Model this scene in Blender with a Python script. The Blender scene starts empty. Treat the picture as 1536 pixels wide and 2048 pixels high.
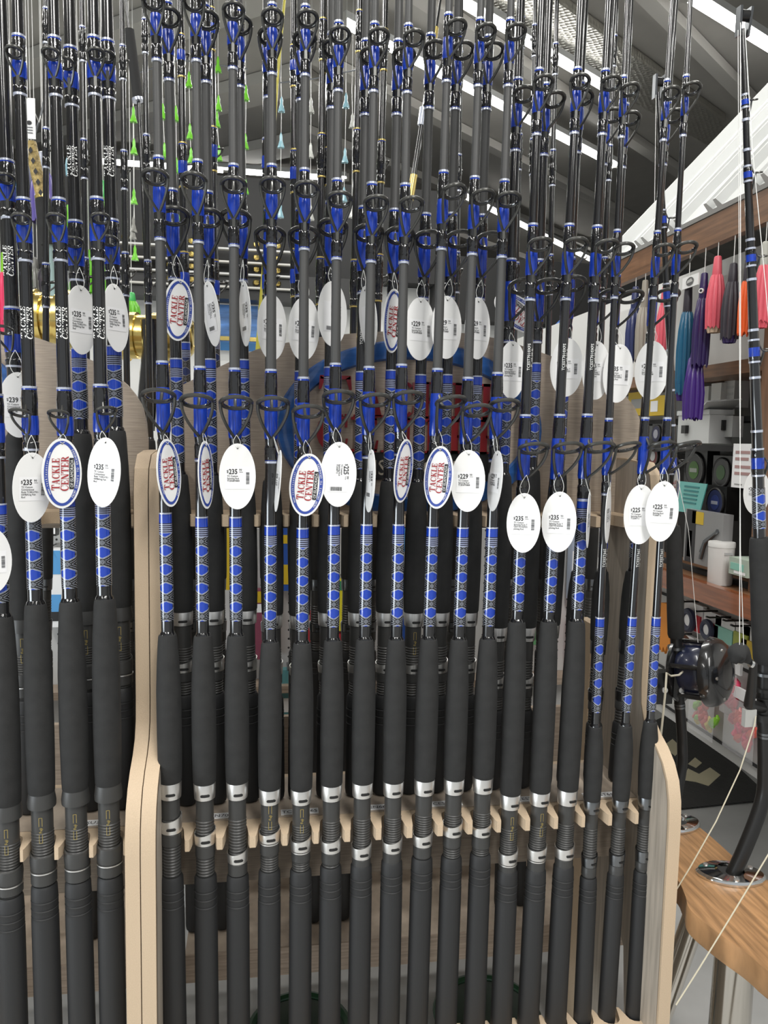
import bpy, bmesh, math, random
from mathutils import Vector, Matrix
random.seed(7)
S = bpy.context.scene
COL = S.collection
PI = math.pi

# ------------------------------------------------------------------ camera
F = 1550.0                                   # focal length in pixels of the 1536 x 2048 frame
CAM = Vector((0, 0, 1.30))
ex = Vector((9822.0, 48.0, F)).normalized()  # rack direction (world X) seen from the camera
ey = Vector((-243.86, -150.0, F))            # depth (world Y)
ey = (ey - ex * ey.dot(ex)).normalized()
ez = ex.cross(ey)
cd = bpy.data.cameras.new('camera'); cam = bpy.data.objects.new('camera', cd); COL.objects.link(cam)
cd.sensor_fit = 'VERTICAL'; cd.sensor_height = 36; cd.lens = F / 2048 * 36
cd.clip_start = 0.02; cd.clip_end = 60
cam.matrix_world = Matrix(((ex.x, -ex.y, -ex.z, CAM.x), (ey.x, -ey.y, -ey.z, CAM.y), (ez.x, -ez.y, -ez.z, CAM.z), (0, 0, 0, 1)))
S.camera = cam

# ------------------------------------------------------------------ world, lamps, exposure
S.view_settings.view_transform = 'Standard'; S.view_settings.look = 'None'
S.view_settings.exposure = 0.0; S.view_settings.gamma = 1.0; S.view_settings.use_curve_mapping = False
wd = bpy.data.worlds.new('world'); S.world = wd; wd.use_nodes = True
wd.node_tree.nodes['Background'].inputs[0].default_value = (0.93, 0.97, 1.0, 1)
wd.node_tree.nodes['Background'].inputs[1].default_value = 0.52

def area(name, loc, sx, sy, power, rot=(0, 0, 0), col=(1, 0.985, 0.95)):
    l = bpy.data.lights.new(name, 'AREA'); l.shape = 'RECTANGLE'; l.size = sx; l.size_y = sy
    l.energy = power; l.color = col
    o = bpy.data.objects.new(name, l); COL.objects.link(o); o.location = loc; o.rotation_euler = rot
    return o
# ceiling strip lamps of the aisle the photographer stands in, and of the aisles beyond
area('ceiling_lamp', (-1.5, -0.3, 3.12), 0.16, 3.6, 78)
area('ceiling_lamp', (0.45, -0.6, 3.12), 0.16, 3.0, 66)
area('ceiling_lamp', (1.0, -1.6, 3.12), 0.16, 2.6, 44)
area('ceiling_lamp', (-1.0, 2.9, 3.12), 2.6, 0.16, 24)
area('ceiling_lamp', (1.0, 2.2, 3.12), 1.4, 0.16, 18)
area('ceiling_lamp', (0.0, 4.2, 3.12), 3.0, 0.16, 32)
# daylight through the glass shop front on the left
area('shopfront_daylight', (-3.0, -0.25, 0.60), 1.8, 0.75, 46, (PI / 2, 0, math.radians(-68)), (0.86, 0.94, 1.0))

# ------------------------------------------------------------------ pixel <-> place
def ray(px, py):
    r = Vector((px - 768, py - 1024, F))
    return Vector((ex.dot(r), ey.dot(r), ez.dot(r)))
def at(px, py, Y): d = ray(px, py); return CAM + d * (Y / d.y)
def atX(px, py, X): d = ray(px, py); return CAM + d * (X / d.x)
def atZ(px, py, Z): d = ray(px, py); return CAM + d * ((Z - CAM.z) / d.z)
def camc(P):
    d = P - CAM
    return ex * d.x + ey * d.y + ez * d.z
def ppm(P): return F / camc(P).z            # pixels per metre at a place

# ------------------------------------------------------------------ mesh building
class MB:
    def __init__(s): s.v = []; s.f = []
    def add(s, vs, fs):
        o = len(s.v); s.v += [tuple(v) for v in vs]; s.f += [tuple(i + o for i in f) for f in fs]; return s
    def box(s, x0, y0, z0, x1, y1, z1):
        v = [(x, y, z) for x in (x0, x1) for y in (y0, y1) for z in (z0, z1)]
        return s.add(v, [(0, 1, 3, 2), (4, 6, 7, 5), (0, 4, 5, 1), (2, 3, 7, 6), (0, 2, 6, 4), (1, 5, 7, 3)])
    def bar(s, p, q, w, h, up=(0, 0, 1)):
        p = Vector(p); q = Vector(q); d = (q - p).normalized(); a = d.cross(Vector(up)).normalized() * w / 2
        b = a.cross(d).normalized() * h / 2
        v = [c + i * a + j * b for c in (p, q) for i in (-1, 1) for j in (-1, 1)]
        return s.add(v, [(0, 1, 3, 2), (4, 6, 7, 5), (0, 4, 5, 1), (2, 3, 7, 6), (0, 2, 6, 4), (1, 5, 7, 3)])
    def lathe(s, prof, n=20, shear=None, mod=None, cap=True, c=(0, 0)):
        v = []; f = []
        for k, (z, r) in enumerate(prof):
            for i in range(n):
                a = 2 * PI * i / n
                rr = r * (mod(k, i) if mod else 1)
                v.append((c[0] + rr * math.sin(a), c[1] - rr * math.cos(a), z + (shear(k, a) if shear else 0)))
        for k in range(len(prof) - 1):
            for i in range(n):
                j = (i + 1) % n
                f.append((k * n + i, k * n + j, (k + 1) * n + j, (k + 1) * n + i))
        if cap:
            f.append(tuple(range(n - 1, -1, -1))); f.append(tuple(range((len(prof) - 1) * n, len(prof) * n)))
        return s.add(v, f)
    def tube(s, pts, r, n=8, closed=False, cap=True):
        pts = [Vector(p) for p in pts]; m = len(pts)
        rs = r if isinstance(r, (list, tuple)) else [r] * m
        tang = []
        for i in range(m):
            a = pts[(i - 1) % m] if (closed or i > 0) else pts[i]
            b = pts[(i + 1) % m] if (closed or i < m - 1) else pts[i]
            tang.append((b - a).normalized())
        t0 = tang[0]; nrm = t0.orthogonal().normalized(); v = []; f = []
        for i in range(m):
            nrm = (nrm - tang[i] * nrm.dot(tang[i])).normalized(); bi = tang[i].cross(nrm)
            for k in range(n):
                a = 2 * PI * k / n
                v.append(pts[i] + (nrm * math.cos(a) + bi * math.sin(a)) * rs[i])
        for i in range(m if closed else m - 1):
            i2 = (i + 1) % m
            for k in range(n):
                k2 = (k + 1) % n
                f.append((i * n + k, i * n + k2, i2 * n + k2, i2 * n + k))
        if cap and not closed:
            f.append(tuple(range(n - 1, -1, -1))); f.append(tuple(range((m - 1) * n, m * n)))
        return s.add(v, f)
    def prism(s, pts, fr):                    # polygon pts (2-D) extruded; fr(u, v, t) -> place, t in 0..1
        n = len(pts)
        v = [fr(u, w, 0) for u, w in pts] + [fr(u, w, 1) for u, w in pts]
        f = [tuple(range(n - 1, -1, -1)), tuple(range(n, 2 * n))]
        f += [(i, (i + 1) % n, n + (i + 1) % n, n + i) for i in range(n)]
        return s.add(v, f)
    def torus(s, c, u, w, R, r, n=28, m=8):
        c = Vector(c); u = Vector(u).normalized(); w = Vector(w).normalized()
        return s.tube([c + (u * math.cos(2 * PI * i / n) + w * math.sin(2 * PI * i / n)) * R for i in range(n)], r, m, closed=True)
    def mesh(s, name, sharp=38):
        me = bpy.data.meshes.new(name); me.from_pydata(s.v, [], s.f)
        bm = bmesh.new(); bm.from_mesh(me); bmesh.ops.recalc_face_normals(bm, faces=bm.faces); bm.to_mesh(me); bm.free()
        for p in me.polygons: p.use_smooth = True
        me.set_sharp_from_angle(angle=math.radians(sharp))
        return me

MATRIX = {}
def thing(name, label, cat, M=None, group=None, loc=None):
    o = bpy.data.objects.new(name, None); COL.objects.link(o); o.empty_display_size = 0.05
    if M is None: M = Matrix.Translation(Vector(loc or (0, 0, 0)))
    o.matrix_world = M; MATRIX[o.name] = M.copy()
    o['label'] = label; o['category'] = cat
    if group: o['group'] = group
    return o
def part(name, mb, mat, parent=None, world=False, loc=None, label=None, sharp=38):
    me = mb.mesh(name, sharp) if isinstance(mb, MB) else mb
    if not me.materials: me.materials.append(mat)
    o = bpy.data.objects.new(name, me); COL.objects.link(o)
    if parent:
        o.parent = parent
        if world and parent.name in MATRIX: o.matrix_parent_inverse = MATRIX[parent.name].inverted()
    if loc is not None: o.location = loc
    if label: o['label'] = label
    return o
def single(name, mb, mat, label, cat, group=None, sharp=38):
    o = part(name, mb, mat, sharp=sharp); o['label'] = label; o['category'] = cat
    if group: o['group'] = group
    return o
def struct(name, mb, mat, parent=None, sharp=38):
    o = part(name, mb, mat, parent, sharp=sharp)
    if not parent: o['kind'] = 'structure'
    return o
CACHE = {}
def cached(key, fn):
    if key not in CACHE: CACHE[key] = fn()
    return CACHE[key]
ORD = ['first', 'second', 'third', 'fourth', 'fifth', 'sixth', 'seventh', 'eighth', 'ninth', 'tenth', 'eleventh', 'twelfth', 'thirteenth',
       'fourteenth', 'fifteenth', 'sixteenth', 'seventeenth', 'eighteenth', 'nineteenth', 'twentieth']

# ------------------------------------------------------------------ materials
def nt(name):
    m = bpy.data.materials.new(name); m.use_nodes = True
    t = m.node_tree; return m, t, t.nodes['Principled BSDF']
def mat(name, col, rough=0.5, metal=0.0, coat=0.0, noise=None, bump=None, emit=None, vary=None, trans=0, alpha=1):
    m, t, b = nt(name); N = t.nodes; L = t.links
    b.inputs['Base Color'].default_value = (*col, 1); b.inputs['Roughness'].default_value = rough
    b.inputs['Metallic'].default_value = metal; b.inputs['Coat Weight'].default_value = coat
    b.inputs['Coat Roughness'].default_value = 0.06
    b.inputs['Transmission Weight'].default_value = trans; b.inputs['Alpha'].default_value = alpha
    if emit:
        b.inputs['Emission Color'].default_value = (*col, 1); b.inputs['Emission Strength'].default_value = emit
    if vary or bump:
        tc = N.new('ShaderNodeTexCoord')
    if vary:                                   # (scale vector, amount, noise scale)
        mp = N.new('ShaderNodeMapping'); mp.inputs['Scale'].default_value = vary[0]
        no = N.new('ShaderNodeTexNoise'); no.inputs['Scale'].default_value = vary[2]; no.inputs['Detail'].default_value = 5
        mx = N.new('ShaderNodeMix'); mx.data_type = 'RGBA'
        a = vary[1]
        mx.inputs[6].default_value = (*[c * (1 - a) for c in col], 1); mx.inputs[7].default_value = (*[min(1, c * (1 + a)) for c in col], 1)
        rm = N.new('ShaderNodeMapRange'); rm.inputs[1].default_value = 0.3; rm.inputs[2].default_value = 0.7
        L.new(tc.outputs['Object'], mp.inputs[0]); L.new(mp.outputs[0], no.inputs[0]); L.new(no.outputs[0], rm.inputs[0])
        L.new(rm.outputs[0], mx.inputs[0]); L.new(mx.outputs[2], b.inputs['Base Color'])
    if bump:                                   # (scale vector, noise scale, strength, distance)
        mp = N.new('ShaderNodeMapping'); mp.inputs['Scale'].default_value = bump[0]
        no = N.new('ShaderNodeTexNoise'); no.inputs['Scale'].default_value = bump[1]; no.inputs['Detail'].default_value = 3
        bp = N.new('ShaderNodeBump'); bp.inputs['Strength'].default_value = bump[2]; bp.inputs['Distance'].default_value = bump[3]
        L.new(tc.outputs['Object'], mp.inputs[0]); L.new(mp.outputs[0], no.inputs[0]); L.new(no.outputs[0], bp.inputs['Height'])
        L.new(bp.outputs[0], b.inputs['Normal'])
        if coat: L.new(bp.outputs[0], b.inputs['Coat Normal'])
    return m
ONE = (1, 1, 1)
M = {}
M['eva'] = mat('black_foam', (0.0185, 0.0187, 0.0187), 0.85, bump=(ONE, 1400, 0.35, 0.0006), vary=(ONE, 0.18, 60))
M['rubber'] = mat('black_shrink_grip', (0.0175, 0.018, 0.019), 0.6, bump=((1, 1, 1), 900, 0.2, 0.0004))
M['seat'] = mat('graphite_seat', (0.042, 0.042, 0.041), 0.42)
M['silver'] = mat('brushed_silver', (0.78, 0.77, 0.75), 0.38, 1.0, bump=((1, 1, 40), 60, 0.08, 0.0003))
M['gunmetal'] = mat('dark_chrome', (0.2, 0.21, 0.22), 0.3, 1.0)
M['slot'] = mat('dark_slot', (0.012, 0.012, 0.012), 0.6)
M['gloss'] = mat('gloss_black_blank', (0.010, 0.010, 0.011), 0.16, coat=1.0, bump=((1, 1, .15), 160, 0.05, 0.0006))
M['matte'] = mat('grey_carbon_blank', (0.05, 0.05, 0.049), 0.5)
M['thread'] = mat('black_thread_epoxy', (0.008, 0.008, 0.009), 0.1, coat=1.0, bump=((1, 1, .6), 130, 0.45, 0.002))
M['blue'] = mat('blue_thread_epoxy', (0.005, 0.036, 0.34), 0.25, coat=0.7, vary=((1, 1, .05), 0.35, 500), bump=((1, 1, .5), 110, 0.25, 0.0015))
M['trim'] = mat('silver_trim_thread', (0.62, 0.66, 0.78), 0.25, 0.6, coat=0.8)
M['reelblack'] = mat('glossy_black_reel', (0.012, 0.012, 0.013), 0.25, coat=0.8)
M['gold'] = mat('gold_trim_thread', (0.65, 0.5, 0.16), 0.25, 0.7, coat=0.6)
M['guide'] = mat('gunmetal_guide_frame', (0.075, 0.075, 0.07), 0.28, 0.55)
M['ring'] = mat('dark_ceramic_ring', (0.02, 0.02, 0.02), 0.15, coat=0.6)
M['paper'] = mat('white_card', (0.84, 0.84, 0.83), 0.55)
M['label'] = mat('white_sticker', (0.88, 0.88, 0.885), 0.4)
M['ink'] = mat('black_ink', (0.02, 0.02, 0.022), 0.6)
M['grey_ink'] = mat('grey_ink', (0.12, 0.12, 0.13), 0.6)
M['white'] = mat('white_print', (0.82, 0.82, 0.8), 0.5)
M['tagblue'] = mat('blue_print', (0.035, 0.07, 0.33), 0.5)
M['tagred'] = mat('red_print', (0.36, 0.022, 0.03), 0.5)
M['nylon'] = mat('clear_nylon_string', (0.75, 0.75, 0.72), 0.3)
M['hole'] = mat('punched_hole', (0.03, 0.03, 0.03), 0.8)
M['goldink'] = mat('gold_ink', (0.55, 0.42, 0.12), 0.4, 0.4)
M['laminate'] = mat('taupe_grain_laminate', (0.40, 0.33, 0.262), 0.5, vary=((1.2, 1, 34), 0.2, 22), bump=((1, 1, 30), 24, 0.12, 0.001))
M['lam_dark'] = mat('brown_grain_laminate', (0.33, 0.26, 0.2), 0.5, vary=((1, 1, 22), 0.25, 12))
M['edge'] = mat('pale_board_edge', (0.55, 0.425, 0.295), 0.7, vary=(ONE, 0.07, 800), bump=(ONE, 500, 0.35, 0.001))
M['panelface'] = mat('grey_grain_panel', (0.42, 0.37, 0.31), 0.55, vary=((14, 14, 1), 0.2, 9))
M['signblue'] = mat('glossy_blue_acrylic', (0.03, 0.115, 0.36), 0.22, coat=0.7, vary=((1, 1, 12), 0.25, 8), bump=((1, 1, 5), 9, .25, .004))
M['signred'] = mat('glossy_dark_red', (0.3, 0.026, 0.03), 0.25, coat=0.7)
M['signblack'] = mat('black_sign_plate', (0.018, 0.018, 0.018), 0.4)
M['beige'] = mat('beige_lettering', (0.45, 0.4, 0.32), 0.5)
M['floor'] = mat('grey_polished_floor', (0.47, 0.47, 0.46), 0.3, vary=(ONE, 0.12, 5), bump=(ONE, 40, 0.04, 0.002))
M['ceil'] = mat('dark_grey_ceiling', (0.40, 0.385, 0.355), 0.75, vary=(ONE, 0.08, 3))
M['beam'] = mat('grey_ceiling_beam', (0.50, 0.485, 0.45), 0.6)
M['wallwhite'] = mat('white_wall', (0.68, 0.68, 0.66), 0.7)
M['black'] = mat('satin_black', (0.012, 0.012, 0.012), 0.35)
M['blackmatte'] = mat('matte_black', (0.02, 0.02, 0.02), 0.8)
M['lamp'] = mat('lit_lamp_tube', (1, 0.99, 0.96), 0.4, emit=11)
M['whitemetal'] = mat('white_sheet_metal', (0.6, 0.61, 0.6), 0.45)
M['teakboard'] = mat('brown_teak_trim', (0.19, 0.095, 0.048), 0.42, vary=((1, 1, 16), 0.3, 7))
M['teakpost'] = mat('brown_teak_post', (0.2, 0.1, 0.052), 0.42, vary=((12, 12, 1), 0.3, 6))
M['counter'] = mat('varnished_counter_edge', (0.27, 0.085, 0.03), 0.22, coat=0.4, vary=((3, 1, 16), 0.3, 7))
M['teak'] = mat('honey_teak_table', (0.36, 0.2, 0.092), 0.4, vary=((14, 1, 1), 0.38, 9))
M['chrome'] = mat('polished_chrome', (0.78, 0.78, 0.77), 0.08, 1.0)
M['steel'] = mat('polished_steel_leg', (0.6, 0.57, 0.52), 0.16, 1.0)
M['goldmetal'] = mat('anodised_gold', (0.78, 0.6, 0.2), 0.2, 1.0)
M['slat'] = mat('pale_grey_slat_board', (0.5, 0.5, 0.49), 0.6)
M['foil'] = mat('silver_bubble_foil', (0.7, 0.68, 0.62), 0.33, 0.85)

def foil_nodes():
    t = M['foil'].node_tree; N = t.nodes; L = t.links; b = N['Principled BSDF']
    tc = N.new('ShaderNodeTexCoord'); mp = N.new('ShaderNodeMapping'); mp.inputs['Rotation'].default_value = (0, 0, .66)
    mp.inputs['Scale'].default_value = (42, 42, 42)
    vo = N.new('ShaderNodeTexVoronoi'); vo.inputs['Scale'].default_value = 1.0; vo.inputs['Randomness'].default_value = 0.25
    bp = N.new('ShaderNodeBump'); bp.inputs['Strength'].default_value = 0.7; bp.inputs['Distance'].default_value = 0.007
    L.new(tc.outputs['Object'], mp.inputs[0]); L.new(mp.outputs[0], vo.inputs[0]); L.new(vo.outputs[0], bp.inputs['Height'])
    L.new(bp.outputs[0], b.inputs['Normal'])
foil_nodes()

def node_math(t, op, a, b=None):
    n = t.nodes.new('ShaderNodeMath'); n.operation = op
    for i, x in enumerate((a, b)):
        if x is None: continue
        if isinstance(x, (int, float)): n.inputs[i].default_value = x
        else: t.links.new(x, n.inputs[i])
    return n.outputs[0]
def mixc(t, fac, a, b):
    n = t.nodes.new('ShaderNodeMix'); n.data_type = 'RGBA'
    t.links.new(fac, n.inputs[0])
    for i, x in ((6, a), (7, b)):
        if isinstance(x, tuple): n.inputs[i].default_value = (*x, 1)
        else: t.links.new(x, n.inputs[i])
    return n.outputs[2]
def diamond_mat(name, blue, white):
    m, t, b = nt(name)
    tc = t.nodes.new('ShaderNodeTexCoord'); sp = t.nodes.new('ShaderNodeSeparateXYZ'); t.links.new(tc.outputs['Object'], sp.inputs[0])
    ang = node_math(t, 'ABSOLUTE', node_math(t, 'DIVIDE', node_math(t, 'ARCTAN2', sp.outputs[0], node_math(t, 'MULTIPLY', sp.outputs[1], -1)), PI))
    tt = node_math(t, 'SUBTRACT', node_math(t, 'DIVIDE', sp.outputs[2], 0.0276), 0.27)
    pp = node_math(t, 'PINGPONG', tt, 0.5)
    d = node_math(t, 'ADD', node_math(t, 'DIVIDE', ang, 0.2), node_math(t, 'DIVIDE', pp, 0.2))
    inside = node_math(t, 'LESS_THAN', d, 1.0)
    bands = node_math(t, 'LESS_THAN', node_math(t, 'FRACT', node_math(t, 'ADD', node_math(t, 'MULTIPLY', d, 3.0), 0.3)), 0.34)
    inner = node_math(t, 'LESS_THAN', d, 0.66)
    bands = node_math(t, 'MULTIPLY', bands, inner)
    e = node_math(t, 'SUBTRACT', node_math(t, 'SUBTRACT', pp, 0.19), node_math(t, 'MULTIPLY', ang, 0.5))
    isblue = node_math(t, 'MULTIPLY', node_math(t, 'GREATER_THAN', e, 0.0), node_math(t, 'LESS_THAN', ang, 0.33))
    edge = node_math(t, 'LESS_THAN', node_math(t, 'ABSOLUTE', e), 0.017)
    st = node_math(t, 'LESS_THAN', node_math(t, 'FRACT', node_math(t, 'ADD', node_math(t, 'MULTIPLY', e, 9.0), .5)), 0.17)
    blk = (0.008, 0.008, 0.009)
    c_in = mixc(t, bands, blk, white); c_side = mixc(t, st, blk, white)
    c = mixc(t, inside, c_side, c_in); c = mixc(t, isblue, c, blue); c = mixc(t, edge, c, white)
    t.links.new(c, b.inputs['Base Color'])
    b.inputs['Roughness'].default_value = 0.25; b.inputs['Coat Weight'].default_value = 1; b.inputs['Coat Roughness'].default_value = 0.05
    no = t.nodes.new('ShaderNodeTexNoise'); no.inputs['Scale'].default_value = 120; bp = t.nodes.new('ShaderNodeBump')
    bp.inputs['Strength'].default_value = 0.15; bp.inputs['Distance'].default_value = 0.001
    t.links.new(tc.outputs['Object'], no.inputs[0]); t.links.new(no.outputs[0], bp.inputs['Height']); t.links.new(bp.outputs[0], b.inputs['Coat Normal'])
    return m
M['diamond'] = diamond_mat('blue_diamond_wrap', (0.005, 0.040, 0.37), (0.36, 0.39, 0.46))
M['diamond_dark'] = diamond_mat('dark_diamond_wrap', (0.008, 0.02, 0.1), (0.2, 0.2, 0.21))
def band_mat():
    m, t, b = nt('striped_blue_band')
    tc = t.nodes.new('ShaderNodeTexCoord'); sp = t.nodes.new('ShaderNodeSeparateXYZ'); t.links.new(tc.outputs['Object'], sp.inputs[0])
    z = sp.outputs[2]
    low = node_math(t, 'LESS_THAN', z, 0.0145)
    st = node_math(t, 'LESS_THAN', node_math(t, 'FRACT', node_math(t, 'MULTIPLY', z, 340)), 0.42)
    c = mixc(t, st, (0.012, 0.012, 0.03), (0.3, 0.34, 0.5)); c = mixc(t, low, (0.005, 0.040, 0.37), c)
    t.links.new(c, b.inputs['Base Color']); b.inputs['Roughness'].default_value = 0.25; b.inputs['Coat Weight'].default_value = 1
    b.inputs['Coat Roughness'].default_value = 0.05
    return m
M['band'] = band_mat()
def peg_mat():
    m, t, b = nt('perforated_white_board')
    tc = t.nodes.new('ShaderNodeTexCoord'); mp = t.nodes.new('ShaderNodeMapping'); mp.inputs['Scale'].default_value = (40, 40, 40)
    t.links.new(tc.outputs['Object'], mp.inputs[0]); sp = t.nodes.new('ShaderNodeSeparateXYZ'); t.links.new(mp.outputs[0], sp.inputs[0])
    u = node_math(t, 'PINGPONG', sp.outputs[0], 0.5); v = node_math(t, 'PINGPONG', sp.outputs[2], 0.5)
    d = node_math(t, 'SQRT', node_math(t, 'ADD', node_math(t, 'MULTIPLY', u, u), node_math(t, 'MULTIPLY', v, v)))
    c = mixc(t, node_math(t, 'LESS_THAN', d, 0.12), (0.52, 0.52, 0.51), (0.03, 0.03, 0.03))
    t.links.new(c, b.inputs['Base Color']); b.inputs['Roughness'].default_value = 0.6
    return m
M['peg'] = peg_mat()
COLS = {}
def colour(c, rough=0.5, coat=0.0, trans=0.0):
    k = (c, rough, coat, trans)
    if k not in COLS: COLS[k] = mat('coloured_plastic', c, rough, coat=coat, trans=trans)
    return COLS[k]
# ------------------------------------------------------------------ lettering
def bfont(text, size=1.0, align='LEFT', bold=0.0):
    def mk():
        c = bpy.data.curves.new('lettering', 'FONT'); c.body = text; c.size = size; c.align_x = align; c.resolution_u = 2; c.offset = bold
        o = bpy.data.objects.new('lettering', c); COL.objects.link(o)
        me = bpy.data.meshes.new_from_object(o.evaluated_get(bpy.context.evaluated_depsgraph_get()))
        vs = [(v.co.x, v.co.y) for v in me.vertices]; fs = [tuple(p.vertices) for p in me.polygons]
        bpy.data.objects.remove(o); bpy.data.curves.remove(c); bpy.data.meshes.remove(me)
        return vs, fs
    return cached(('bf', text, size, align, bold), mk)
def R4(x0, y0, x1, y1): return [(x0, y0), (x1, y0), (x1, y1), (x0, y1)]
def D4(x0, y0, x1, y1, w): return [(x0 - w / 2, y0), (x0 + w / 2, y0), (x1 + w / 2, y1), (x1 - w / 2, y1)]
def arc(cx, cy, ro, ri, a0, a1, n=12):
    out = []
    for i in range(n):
        p = math.radians(a0 + (a1 - a0) * i / n); q = math.radians(a0 + (a1 - a0) * (i + 1) / n)
        out.append([(cx + ro[0] * math.cos(p), cy + ro[1] * math.sin(p)), (cx + ro[0] * math.cos(q), cy + ro[1] * math.sin(q)),
                    (cx + ri[0] * math.cos(q) + ri[2], cy + ri[1] * math.sin(q)), (cx + ri[0] * math.cos(p) + ri[2], cy + ri[1] * math.sin(p))])
    return out
SER = {
 'T': (0.92, [R4(.05, .91, .87, 1), [(0, .66), (.07, .66), (.17, .92), (.03, 1)], [(.92, .66), (.85, .66), (.75, .92), (.89, 1)], R4(.35, 0, .57, .95), R4(.24, 0, .68, .06)]),
 'A': (1.0, [D4(.15, .03, .47, 1, .08), D4(.76, .03, .47, 1, .23), R4(.27, .3, .68, .38), R4(0, 0, .3, .06), R4(.56, 0, .98, .06)]),
 'C': (0.88, arc(.46, .5, (.46, .51), (.27, .43, .03), 48, 312, 16) + [R4(.77, .63, .84, .98), [(.77, .1), (.84, .22), (.86, .34), (.8, .34)]]),
 'K': (1.0, [R4(.12, 0, .34, 1), R4(0, 0, .46, .06), R4(0, .94, .46, 1), D4(.36, .42, .78, .97, .09), D4(.82, .03, .48, .56, .24), R4(.6, .94, .96, 1), R4(.6, 0, 1, .06)]),
 'L': (0.84, [R4(.12, 0, .34, 1), R4(0, .94, .46, 1), R4(0, 0, .8, .08), [(.7, .05), (.8, .02), (.83, .36), (.77, .36)]]),
 'E': (0.86, [R4(.12, 0, .34, 1), R4(0, 0, .8, .08), R4(0, .92, .78, 1), R4(.3, .46, .6, .54), R4(.55, .36, .61, .64), [(.7, .05), (.8, .02), (.84, .34), (.78, .34)], [(.69, .95), (.78, .98), (.8, .7), (.75, .7)]]),
 'N': (1.02, [R4(.13, 0, .21, 1), R4(.8, 0, .88, 1), D4(.78, 0, .2, 1, .25), R4(0, 0, .34, .06), R4(0, .94, .24, 1), R4(.67, .94, 1.01, 1)]),
 'R': (1.0, [R4(.12, 0, .34, 1), R4(0, 0, .46, .06), R4(0, .94, .5, 1), R4(.3, .46, .5, .54)] + arc(.46, .73, (.34, .27), (.13, .19, 0), -90, 90, 9) + [D4(.84, .03, .5, .5, .24), R4(.66, 0, 1, .06)]),
}
def serif(text, h, slant=0.0, big=1.0, gap=0.06):
    polys = []; x = 0
    for i, ch in enumerate(text):
        w, ps = SER[ch]; k = h * (big if i == 0 else 1)
        for p in ps: polys.append([(x + u * k + slant * v * k, v * k) for u, v in p])
        x += (w + gap) * k
    return polys, x - gap * h
def polys_vf(polys):
    vs = []; fs = []
    for p in polys:
        o = len(vs); vs += p; fs.append(tuple(range(o, o + len(p))))
    return vs, fs
def put(mb, vf, fn):                           # place flat lettering with fn(u, v) -> place
    vs, fs = vf; mb.add([fn(u, v) for u, v in vs], fs)

# ------------------------------------------------------------------ fishing rods
def guide_meshes(R, H, L, rb):
    def mk():
        t = math.radians(20); c = Vector((0, -H, 0)); fw = Vector((0, -math.cos(t), math.sin(t))); sx = Vector((1, 0, 0))
        g = MB(); rt = 0.0022 * (R / .0215) ** .6 + .0002
        g.torus(c, sx, fw, R, rt * 1.15, 28, 8)
        for sgn in (-1, 1):
            P = [Vector((sgn * R, -H, 0)), Vector((sgn * R * 1.02, -H * .92, -L * .42)), Vector((sgn * R * .42, -H * .45, -L * .78)), Vector((sgn * .0012, -rb, -L))]
            pts = []
            for i in range(11):
                u = i / 10; pts.append(P[0] * (1 - u) ** 3 + P[1] * 3 * u * (1 - u) ** 2 + P[2] * 3 * u * u * (1 - u) + P[3] * u ** 3)
            g.tube(pts, rt, 6)
        g.bar((0, -rb - .0008, -L - .012), (0, -rb - .0008, -L + .012), .004, .0022, (0, 1, 0))
        b = c - fw * R
        g.tube([b, b * .5 + Vector((0, -rb, .008)) * .5 + Vector((0, 0, -.002)), Vector((0, -rb, .012))], rt * .95, 6)
        r = MB(); r.torus(c, sx, fw, R - rt * 1.3, rt * .75, 28, 6)
        return g.mesh('guide'), r.mesh('guide_ring')
    return cached(('guide', round(R, 4), round(H, 4), round(L, 4), round(rb, 3)), mk)
def wrapfn(r, z0, a0=0.0, vert=True):
    if vert: return lambda u, v: (r * math.sin(a0 - v / r), -r * math.cos(a0 - v / r), z0 + u)
    return lambda u, v: (r * math.sin(a0 + u / r), -r * math.cos(a0 + u / r), z0 + v)
def band_strip(r, z0, z1, a0, a1, n=6):
    mb = MB(); vs = []
    for i in range(n + 1):
        a = a0 + (a1 - a0) * i / n
        for z in (z0, z1): vs.append((r * math.sin(a), -r * math.cos(a), z))
    return vs, [(2 * i, 2 * i + 2, 2 * i + 3, 2 * i + 1) for i in range(n)]
def stadium(r, zc, hw, hh, a0):
    us = [-hw, -hw + hh * .3, -hw + hh] + [(-1 + 2 * i / 6) * (hw - hh) for i in range(1, 6)] + [hw - hh, hw - hh * .3, hw]; vs = []
    for u in us:
        e = max(0.0, abs(u) - (hw - hh)); h = math.sqrt(max(0.0, hh * hh - e * e))
        for v in (-h, h): vs.append((r * math.sin(a0 + u / r), -r * math.cos(a0 + u / r), zc + v))
    return vs, [(2 * i, 2 * i + 2, 2 * i + 3, 2 * i + 1) for i in range(len(us) - 1)]

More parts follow.
